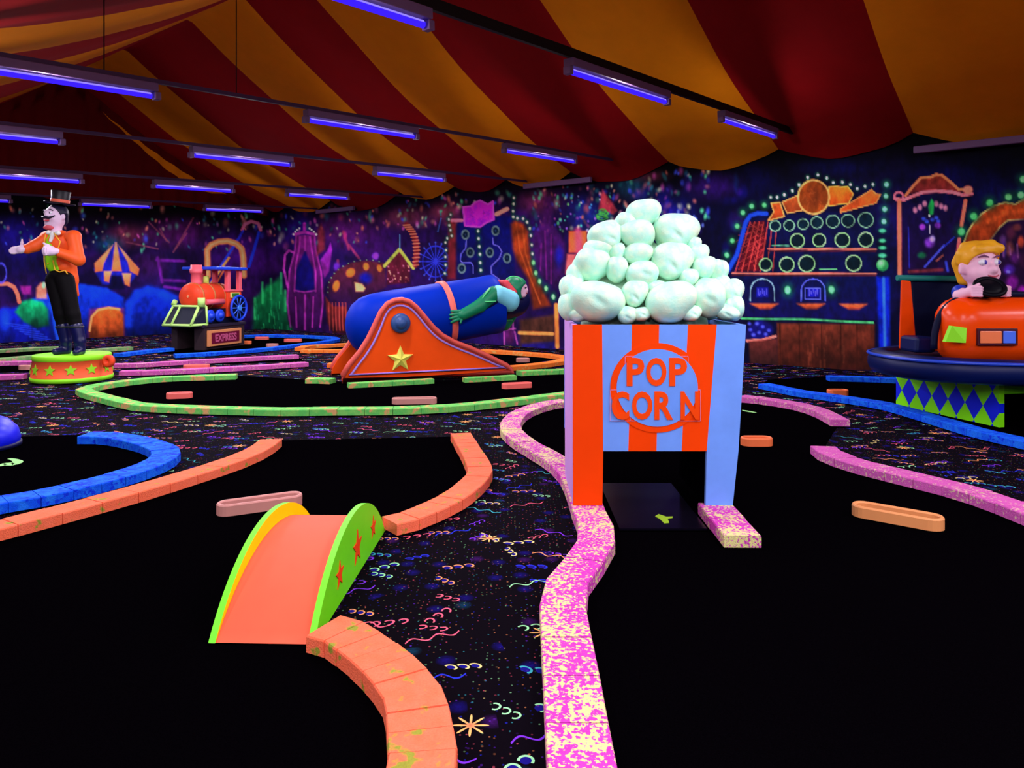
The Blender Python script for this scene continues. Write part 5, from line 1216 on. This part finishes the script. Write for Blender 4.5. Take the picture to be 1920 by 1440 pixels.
for s in (-1, 1):
    MB().ball(hd+fd*.118+rt*.048*s+Vector((0,0,.048)), .020, 10).build('eye', M('eye_white', (240,240,250), .3, .5), rm)
    MB().ball(hd+fd*.134+rt*.046*s+Vector((0,0,.046)), .009, 8).build('pupil', M('eye_dark', (20,16,60), .3, .5), rm)
    MB().tube([hd+fd*.128+rt*(.02*s)+Vector((0,0,.082)), hd+fd*.132+rt*(.05*s)+Vector((0,0,.092)), hd+fd*.112+rt*(.082*s)+Vector((0,0,.08))], .008, 6).build('eyebrow', BRN, rm)
blob('hair', [ell(hd+Vector((.02,.02,.05)), (.135,.135,.14)), cap(hd+rt*.115+Vector((.02,.02,.06)), hd+rt*.118+fd*.02+Vector((0,0,-.02)), .03, .016), ell(hd-fd*.08+Vector((0,0,-.03)), (.10,.10,.10))], BRN, rm, k=.02, h=.0125, cut=[ell(hd+fd*.15+Vector((0,0,-.02)), (.17,.17,.16)), ell(hd+rt*.15+Vector((0,0,-.015)), (.05,.05,.055))], kc=.01)
ht = thing('t', None, None); bpy.data.objects.remove(ht)
ax = Vector((.12, .0, 1)).normalized(); hb0 = L(112,383)
MB().lathe([(.175, 0), (.195, .012), (.192, .022), (.165, .014), (.112, .012), (.110, .05), (.120, .180), (.114, .19), (0, .19)], hb0, ax, 36).build('top_hat', HATB, rm)
MB().lathe([(.1125, .014), (.117, .016), (.119, .066), (.113, .068)], hb0, ax, 36, caps=False).build('hat_band', M('hat_band_salmon', (250,112,84), .5, .3), rm)

# ------------------------------------------------------------------ bumper car on its plinth
PA, PB = Vector((4.20, 8.05, 0)), Vector((4.50, 6.80, 0)); ps = (PB-PA); LP = ps.length; ps.normalize(); pf = Vector((-ps.y, ps.x, 0))
if pf.x < 0: pf = -pf
DIA = NT('blue_lime_diamonds'); _co = DIA.coord(); _x, _y, _z = DIA.sep(_co)
def _tri(v, per, ph): return DIA.m('ABSOLUTE', DIA.m('SUBTRACT', DIA.m('FRACT', DIA.m('ADD', DIA.m('DIVIDE', v, per), ph)), .5))
_k = DIA.m('LESS_THAN', DIA.m('ADD', _tri(_x, .205, .35), _tri(_z, .30, .42)), .5)
DIA = DIA.out(DIA.mix(_k, (*lin((8,34,236)), 1), (*lin((138,255,12)), 1)), .5, .25)
HP, WP = .415, 1.5
pl = thing('car_plinth', 'plinth with blue and lime diamonds carrying the orange bumper car', 'plinth', (PB.x, PB.y, .0125), math.atan2(ps.y, ps.x))
# local x runs along the diamond side towards the camera (0 at the near corner), local y = away from that side
sy = 1 if Vector((-ps.y, ps.x, 0)).dot(pf) > 0 else -1
def pbox(lo, hi): 
    y0, y1 = sorted((lo[1]*sy, hi[1]*sy)); return (lo[0], y0, lo[2]), (hi[0], y1, hi[2])
MB().box(*pbox((-LP, 0, 0), (0, .06, HP))).build('side_board', DIA, pl)
MB().box(*pbox((-LP, WP-.06, 0), (0, WP, HP))).build('side_board', DIA, pl)
LMD = M('plinth_lime', (120,235,20), .5, .2)
MB().box(*pbox((-.05, .06, HP-.11), (0, WP-.06, HP))).build('lintel', LMD, pl)
MB().box(*pbox((-LP, .06, HP-.03), (-.05, WP-.06, HP))).build('deck', BLK, pl)
MB().box(*pbox((-.9, .06, 0), (-.86, WP-.06, HP-.03))).build('tunnel_back', BLK, pl)

cc = Vector((5.22, 7.32, .0125+HP))
bc_ = thing('bumper_car', 'orange bumper car with a navy bumper ring and lime tag', 'bumper car', tuple(cc))
L = lambda px, py, d: P(px, py, d)-cc
CORG, CNAV, CNV2, TEAL = M('car_orange_gloss', (255,74,3), .26, .25, .05), M('car_navy_rubber', (3,19,74), .40, .22), M('car_dark_seat', (4,12,46), .6, .12), M('seat_teal_rail', (14,120,112), .45, .3)
ra, rb, zb = 1.50, .86, .0
rp = [(ra*math.copysign(abs(math.cos(a))**.8, math.cos(a)), rb*math.copysign(abs(math.sin(a))**.8, math.sin(a))) for a in [2*PI*i/72 for i in range(72)]]
m = MB(); sec = [(-.10, .02), (-.02, .0), (.05, .03), (.075, .09), (.075, .15), (.045, .205), (-.02, .235), (-.10, .225)]
q = len(sec)
for i, (x, y) in enumerate(rp):
    n_ = Vector((x/ra**2, y/rb**2, 0)).normalized()
    for o_, z in sec: m.v.append((x+n_.x*o_, y+n_.y*o_, z+.002))
for i in range(72):
    j = (i+1) % 72
    for e in range(q):
        f = (e+1) % q; m.f.append((i*q+e, j*q+e, j*q+f, i*q+f)); m.mi.append(0); m.sm.append(True)
m.build('bumper_ring', CNAV, bc_)
MB().tube([(x*1.045, y*1.07, .20) for x, y in rp], .016, 8, closed=True).build('ring_trim', M('ring_blue_trim', (30,70,200), .3, .5), bc_)
MB().prism([(x*.95, y*.93) for x, y in rp], (0,0,.10), (1,0,0), (0,1,0), (0,0,.10)).build('floor_pan', CNV2, bc_)
hood = blob('hood', [rbox((.06,-.03,.48), (1.32,.68,.31), .24), cap((-.70,-.30,.30), (-.6,.30,.30), .25, .25)], CORG, bc_, k=.12, h=.028, cut=[rbox((-.95,.06,.78), (.80,.42,.60), .12), rbox((-1.62,.42,.80), (.70,.78,.62), .05)], kc=.04, clip=[((0,0,.195), (0,0,-1)), ((-1.24,0,0), (-1,0,0))])
cw = [L(1751,655,6.83), L(1753,625,6.84), L(1760,598,6.85), L(1776,574,6.85), L(1800,560,6.84), L(1832,553,6.82), L(1885,552,6.82), L(1960,553,6.84)]
MB().tube(smooth_path(cw, .05), .030, 10).build('cockpit_rim', CNV2, hood)
fr = MB(); q = [(1785,611), (1813,615), (1811,643), (1773,641)]
dd = (6.635, 6.615, 6.60, 6.66); a = [L(x, y, d_) for (x, y), d_ in zip(q, dd)]; b = [p+Vector((0,.05,0)) for p in a]
MB().hexa(b, a).build('lime_tag', M('car_lime_tag', (150,255,40), .45, .3), hood)
def slab(x0, x1, y0, y1, d_, th, nm, mat, par):
    a = [L(x0,y1,d_), L(x1,y1,d_), L(x1,y0,d_), L(x0,y0,d_)]; return MB().hexa([p+Vector((0,th,0)) for p in a], a).build(nm, mat, par, .006)
slab(1834, 1909, 616, 648, 6.585, .04, 'light_frame', M('light_frame_maroon', (70,8,30), .5, .3), hood)
slab(1839, 1879, 621, 644, 6.575, .03, 'orange_lens', M('orange_lens', (250,130,80), .3, .5), hood)
slab(1882, 1905, 621, 644, 6.575, .03, 'blue_lens', M('blue_lens', (80,120,250), .3, .5), hood)
a = [(1686,654), (1719,654), (1708,527), (1690,525)]; a = [L(x, y, 7.28) for x, y in a]
MB().hexa([p+Vector((.02,.05,0)) for p in a], a).build('seat_fin', CORG, bc_, .012)
a = [(1712,655), (1800,655), (1800,524), (1706,524)]; a = [L(x, y, 7.44) for x, y in a]
MB().hexa([p+Vector((0,.12,0)) for p in a], a).build('seat_back', CNV2, bc_, .03)
MB().cyl(L(1682,521,7.42), L(1812,523,7.42), .030, seg=14).build('seat_rail', TEAL, bc_)
a = [(1716,662), (1756,662), (1756,632), (1718,632)]; a = [L(x, y, 7.0) for x, y in a]
MB().hexa([p+Vector((.0,.30,0)) for p in a], a).build('seat_cushion', CNAV, bc_, .03)
# driver
hdw = P(1836, 495, 7.06); bo = thing('driver_figure', 'cartoon boy figure with yellow hair gripping the wheel of the bumper car', 'figure', (hdw.x, hdw.y, .62)); BO = Vector(bo.location)
L = lambda px, py, d: P(px, py, d)-BO
h = L(1834, 497, 7.06); fd = Vector((.10,-.995,0)); rt = Vector((-.995,-.10,0))
SK = M('boy_skin', (246,192,216), .5, .3, .05); HR = M('boy_yellow_hair', (244,176,34), .45, .3, .12, 12); SHT = M('boy_blue_shirt', (8,50,190), .5, .3)
sh1, sh2 = L(1800,548,7.12), L(1884,556,7.24); wh = L(1856,538,6.74)
pr = [ell(h, (.160,.170,.195)), ell(h+fd*.075+Vector((0,0,-.10)), (.125,.125,.095)), ell(h+fd*.09+rt*.07+Vector((0,0,-.075)), (.07,.07,.06)), ell(h+fd*.09-rt*.07+Vector((0,0,-.075)), (.07,.07,.06)),
      cap(h+fd*.16+Vector((0,0,-.005)), h+fd*.205+Vector((0,0,-.048)), .020, .034), ell(h+fd*.175+Vector((0,0,-.058)), (.04,.035,.025)), ell(h+rt*.175+fd*.005+Vector((0,0,-.035)), (.035,.028,.055)),
      ell(h+fd*.13+Vector((0,0,-.155)), (.05,.05,.04)), cap(h+Vector((0,0,-.14)), h+Vector((-.02,.02,-.30)), .07, .085), ell(h+Vector((-.02,.03,-.42)), (.17,.13,.17)), cap(h+Vector((-.02,.03,-.45)), h+Vector((-.02,.05,-.60)), .14, .15),
      cap(sh1, L(1822,556,6.86), .055, .045), cap(sh2, L(1890,552,6.92), .055, .042)]
blob('body', pr, SK, bo, k=.03, h=.0105, cut=[ell(h+fd*.20+rt*.066+Vector((0,0,.022)), (.032,.032,.022)), ell(h+fd*.20-rt*.066+Vector((0,0,.022)), (.032,.032,.022)), ell(h+rt*.212+Vector((0,0,-.03)), (.016,.02,.03))], kc=.02)
for nm, c, sd in (('l', L(1829,546,6.72), 1), ('r', L(1885,546,6.78), -1)):
    pr = [ell(c+Vector((-.012*sd, .03, 0)), (.045,.045,.058))]
    for i in range(4):
        z = .036-.025*i; o_ = c+Vector((-.03*sd, -.012, z)); k_ = c+Vector((.018*sd, -.042, z)); t_ = c+Vector((.048*sd, -.020, z-.004))
        pr += [cap(o_, k_, .0155, .0145), cap(k_, t_, .0145, .012)]
    pr += [cap(c+Vector((-.01*sd, .0, .04)), c+Vector((.03*sd, -.005, .066)), .016, .012), cap(c+Vector((-.02*sd, .03, 0)), c+Vector((-.07*sd, .14, -.04)), .04, .05)]
    blob('hand', pr, SK, bo, k=.010, h=.0075)
blob('hair', [ell(h+Vector((-.01,.01,.075)), (.182,.190,.150)), cap(h+fd*.12+rt*.10+Vector((0,0,.150)), h+fd*.13-rt*.11+Vector((0,0,.158)), .036, .046), cap(h+fd*.10-rt*.06+Vector((0,0,.19)), h-fd*.10+rt*.06+Vector((0,0,.18)), .05, .05), cap(h-fd*.12+rt*.08+Vector((0,0,.02)), h-fd*.11+rt*.06+Vector((0,0,-.14)), .085, .06), cap(h+rt*.165-fd*.02+Vector((0,0,.10)), h+rt*.17-fd*.03+Vector((0,0,.03)), .045, .03), cap(h-fd*.15+Vector((0,0,.05)), h-fd*.13+Vector((0,0,-.12)), .08, .06)],
     HR, bo, k=.025, h=.0105, cut=[ell(h+fd*.20+Vector((0,0,-.01)), (.20,.20,.128)), ell(h+rt*.22+fd*.03+Vector((0,0,-.05)), (.07,.07,.08))], kc=.012, wob=.004)
for s in (-1, 1):
    e = h+fd*.148+rt*.068*s+Vector((0,0,.022))
    MB().ball(e, (.040,.036,.031), 12).build('eye', M('eye_white', (240,240,250), .3, .5), bo)
    MB().ball(e+fd*.024+rt*(-.004), (.018,.017,.022), 10).build('iris', M('violet_iris', (70,50,170), .3, .5), bo)
    MB().tube([h+fd*.175+rt*(.028*s)+Vector((0,0,.070)), h+fd*.168+rt*(.07*s)+Vector((0,0,.086)), h+fd*.138+rt*(.112*s)+Vector((0,0,.070))], [.006,.010,.005], 6).build('eyebrow', M('boy_brow', (120,70,110), .5, .2), bo)
MB().tube([h+fd*.165+rt*.07+Vector((0,0,-.088)), h+fd*.195+rt*.03+Vector((0,0,-.108)), h+fd*.20-rt*.02+Vector((0,0,-.112)), h+fd*.18-rt*.06+Vector((0,0,-.098))], .009, 6).build('mouth', M('boy_lip', (190,80,100), .5, .3), bo)
blob('shirt', [ell(h+Vector((-.02,.05,-.40)), (.20,.15,.17)), cap(sh1, L(1810,566,6.98), .075, .065), cap(sh2, L(1892,566,7.05), .075, .065), cap(h+Vector((-.02,.05,-.5)), h+Vector((-.02,.06,-.64)), .165, .17)], SHT, bo, k=.04, h=.013)
blob('sleeve_cuff', [cap(L(1808,560,6.98), L(1819,551,6.84), .058, .05)], M('cuff_lilac', (196,180,250), .5, .2), bo, k=.01, h=.01)
blob('sleeve_cuff', [cap(L(1893,562,7.05), L(1889,552,6.92), .056, .048)], M('cuff_lilac', (196,180,250), .5, .2), bo, k=.01, h=.01)
sw = thing('steering_wheel', 'black padded steering wheel held by the boy figure', 'steering wheel', tuple(wh+BO))
ax = Vector((-.15,-.62,.75)).normalized(); q_ = ax.to_track_quat('Z', 'Y'); wr_ = .118
MB().tube([q_ @ Vector((wr_*math.cos(2*PI*i/32), wr_*math.sin(2*PI*i/32), 0)) for i in range(32)], .021, 10, closed=True).build('rim', M('wheel_black', (5,6,16), .5, .1), sw)
MB().lathe([(0, .03), (.07, .022), (.112, .0), (.110, -.03), (.05, -.05), (0, -.06)], (0,0,0), ax, 24).build('pad', M('wheel_black', (5,6,16), .5, .1), sw)
MB().cyl(-ax*.05, -ax*.20+Vector((0,.05,-.06)), .035, seg=14).build('column', BLK, sw)

# ------------------------------------------------------------------ toy train
tc = Vector((-6.30, 15.35, .0125)); th = math.radians(-15.6)
tr = thing('toy_train', 'salmon red steam locomotive with pale green cowcatcher and blue wheel', 'train', tuple(tc), th)
TRED, TPK, TGRN, TBLU, TDK = M('train_red', (255,74,40), .4, .2, .06), M('train_pink', (255,104,118), .45, .3, .06), M('cowcatcher_green', (196,255,130), .5, .3), M('train_blue', (24,70,226), .4, .4), M('cowcatcher_dark', (5,14,40), .5, .3)
TBR, TGD = M('train_base_brown', (52,38,44), .7, .2), M('train_gold_band', (190,110,50), .45, .4)
b = MB()
b.box((-.36,-.70,0), (-.22,.60,.47)).box((.18,-.70,0), (.40,.60,.47)); b.build('base_pier', TBR, tr)
MB().box((-.22,.52,0), (.18,.60,.47)).build('tunnel_back', BLK, tr)
MB().box((-.40,-.74,.44), (.42,.64,.50)).build('base_deck', M('train_deck_dark', (40,32,52), .6, .2), tr, .01)
# sign box on the right side with lettering
MB().box((.405,-.62,.06), (.46,.42,.38)).build('sign_frame', M('sign_amber_frame', (226,146,92), .5, .2), tr, .008)
sgn = MB().box((.455,-.54,.11), (.466,.34,.33)).build('sign_panel', M('sign_maroon', (110,16,50), .5, .2), tr)
me = text_mesh('EXPRESS', .20, .006, .003); 
Rm = Matrix.Translation((.468,-.10,.15)) @ Matrix.Rotation(PI/2, 4, 'Z') @ Matrix.Rotation(PI/2, 4, 'X') @ Matrix.Diagonal((.92,1,1,1))
me.transform(Rm); me.materials.append(M('sign_letter_rose', (200,90,130), .5, .2)); link('lettering', me, sgn)
# cowcatcher: dark raked box framed in green
z0, z1 = .50, .865
bot_ = [(-.34,-.96), (.30,-.96), (.42,-.62), (-.44,-.62)]; top_ = [(-.30,-.72), (.30,-.72), (.38,-.60), (-.38,-.60)]
B = [Vector((x, y, z0)) for x, y in bot_]; T = [Vector((x, y, z1)) for x, y in top_]
MB().hexa(B, T).build('cowcatcher', TDK, tr)
g = MB()
def bar(p, q_, r=.026): g.tube([p, q_], r, 4)
for i in range(4): bar(B[i], B[(i+1) % 4], .03); bar(T[i], T[(i+1) % 4], .028); bar(B[i], T[i], .028)
bar(B[0].lerp(B[1], .30), T[0].lerp(T[1], .28), .03); bar(B[1].lerp(B[2], .02), T[1].lerp(T[2], .02), .036)
g.build('cowcatcher_frame', TGRN, [o for o in tr.children if o.name.startswith('cowcatcher')][0])
MB().cyl((-.35,-.66,.89), (-.35,-.60,.97), .05, seg=12).build('buffer', TGRN, tr); MB().cyl((.33,-.68,.86), (.33,-.68,1.04), .07, seg=16).build('steam_chest', TGRN, tr)
MB().cyl((.36,-.60,.95), (.36,-.05,.95), .055, seg=14).build('piston', TPK, tr)
# boiler
MB().lathe([(0, -.03), (.10, -.028), (.24, -.01), (.268, .03), (.27, .95), (0, .95)], (0,-.62,1.055), (0,1,0), 36).build('boiler', TRED, tr)
for y in (-.545, -.20, .12): MB().lathe([(.270, 0), (.285, .004), (.285, .032), (.270, .036)], (0,y,1.055), (0,1,0), 36, caps=False).build('boiler_band', TGD, tr)
MB().prism(star(.035,.015,4), (0,-.655,1.06), (1,0,0), (0,0,1), (0,-.012,0)).build('boiler_star', M('train_star', (255,170,120), .4, .3), tr)
MB().lathe([(.105, 0), (.10, .05), (.10, .22), (.115, .225), (.125, .26), (.125, .31), (.108, .315), (.108, .40), (.08, .40), (.08, .30), (0, .30)], (0,-.42,1.30), (0,0,1), 28).build('chimney', TPK, tr)
MB().lathe([(.06, 0), (.06, .10), (.055, .16), (.045, .175), (0, .18)], (0,-.12,1.30), (0,0,1), 20).build('lamp', M('lamp_yellow_white', (226,255,110), .4, .4), tr)
# cab
MB().box((-.33,.14,.62), (.33,.60,1.17)).build('cab', TRED, tr, .015)
for x in (-.30, .30):
    for y in (.17, .55): MB().box((x-.045,y-.045,1.17), (x+.045,y+.045,1.60)).build('cab_pillar', TPK, tr, .008)
MB().box((-.35,.12,1.15), (.35,.62,1.19)).build('cab_sill', TPK, tr, .008)
MB().box((-.42,-.34,1.60), (.42,.70,1.665)).build('roof', TBLU, tr, .02)
pt = MB().box((.332,.22,1.02), (.352,.50,1.13)).build('number_plate', M('plate_pale_frame', (226,226,130), .5, .2), tr)
MB().box((.351,.25,1.04), (.360,.47,1.11)).build('plate_panel', M('plate_green', (56,120,40), .5, .2), pt)
def wheel(c, r, n, nm):
    c = Vector(c); w = MB(); w.tube([c+Vector((0, r*math.cos(2*PI*i/36), r*math.sin(2*PI*i/36))) for i in range(36)], r*.11, 8, closed=True)
    w = w.build(nm, TBLU, tr); s = MB()
    for i in range(n):
        a = 2*PI*i/n; s.cyl(c, c+Vector((0, r*math.cos(a), r*math.sin(a))), r*.045, seg=6)
    s.build('spokes', M('spoke_blue', (60,110,245), .4, .4), w)
    MB().cyl(c-Vector((.03,0,0)), c+Vector((.035,0,0)), r*.22, seg=16).build('hub', M('hub_sky', (70,150,255), .4, .4), w)
    MB().cyl(c-Vector((.04,0,0)), c-Vector((.02,0,0)), r*.98, seg=32).build('backing', TDK, w)
wheel((.41,.40,.80), .255, 10, 'drive_wheel'); wheel((-.41,.40,.80), .255, 10, 'drive_wheel')
for y in (-.42, -.12):
    MB().lathe([(.13, 0), (.13, .05), (.09, .06), (.05, .06), (.045, .10), (0, .10)], (.30,y,.66), (1,0,0), 24).build('small_wheel', TBLU, tr)
MB().box((-.28,-.60,.50), (.28,.58,.80)).build('chassis', TDK, tr)
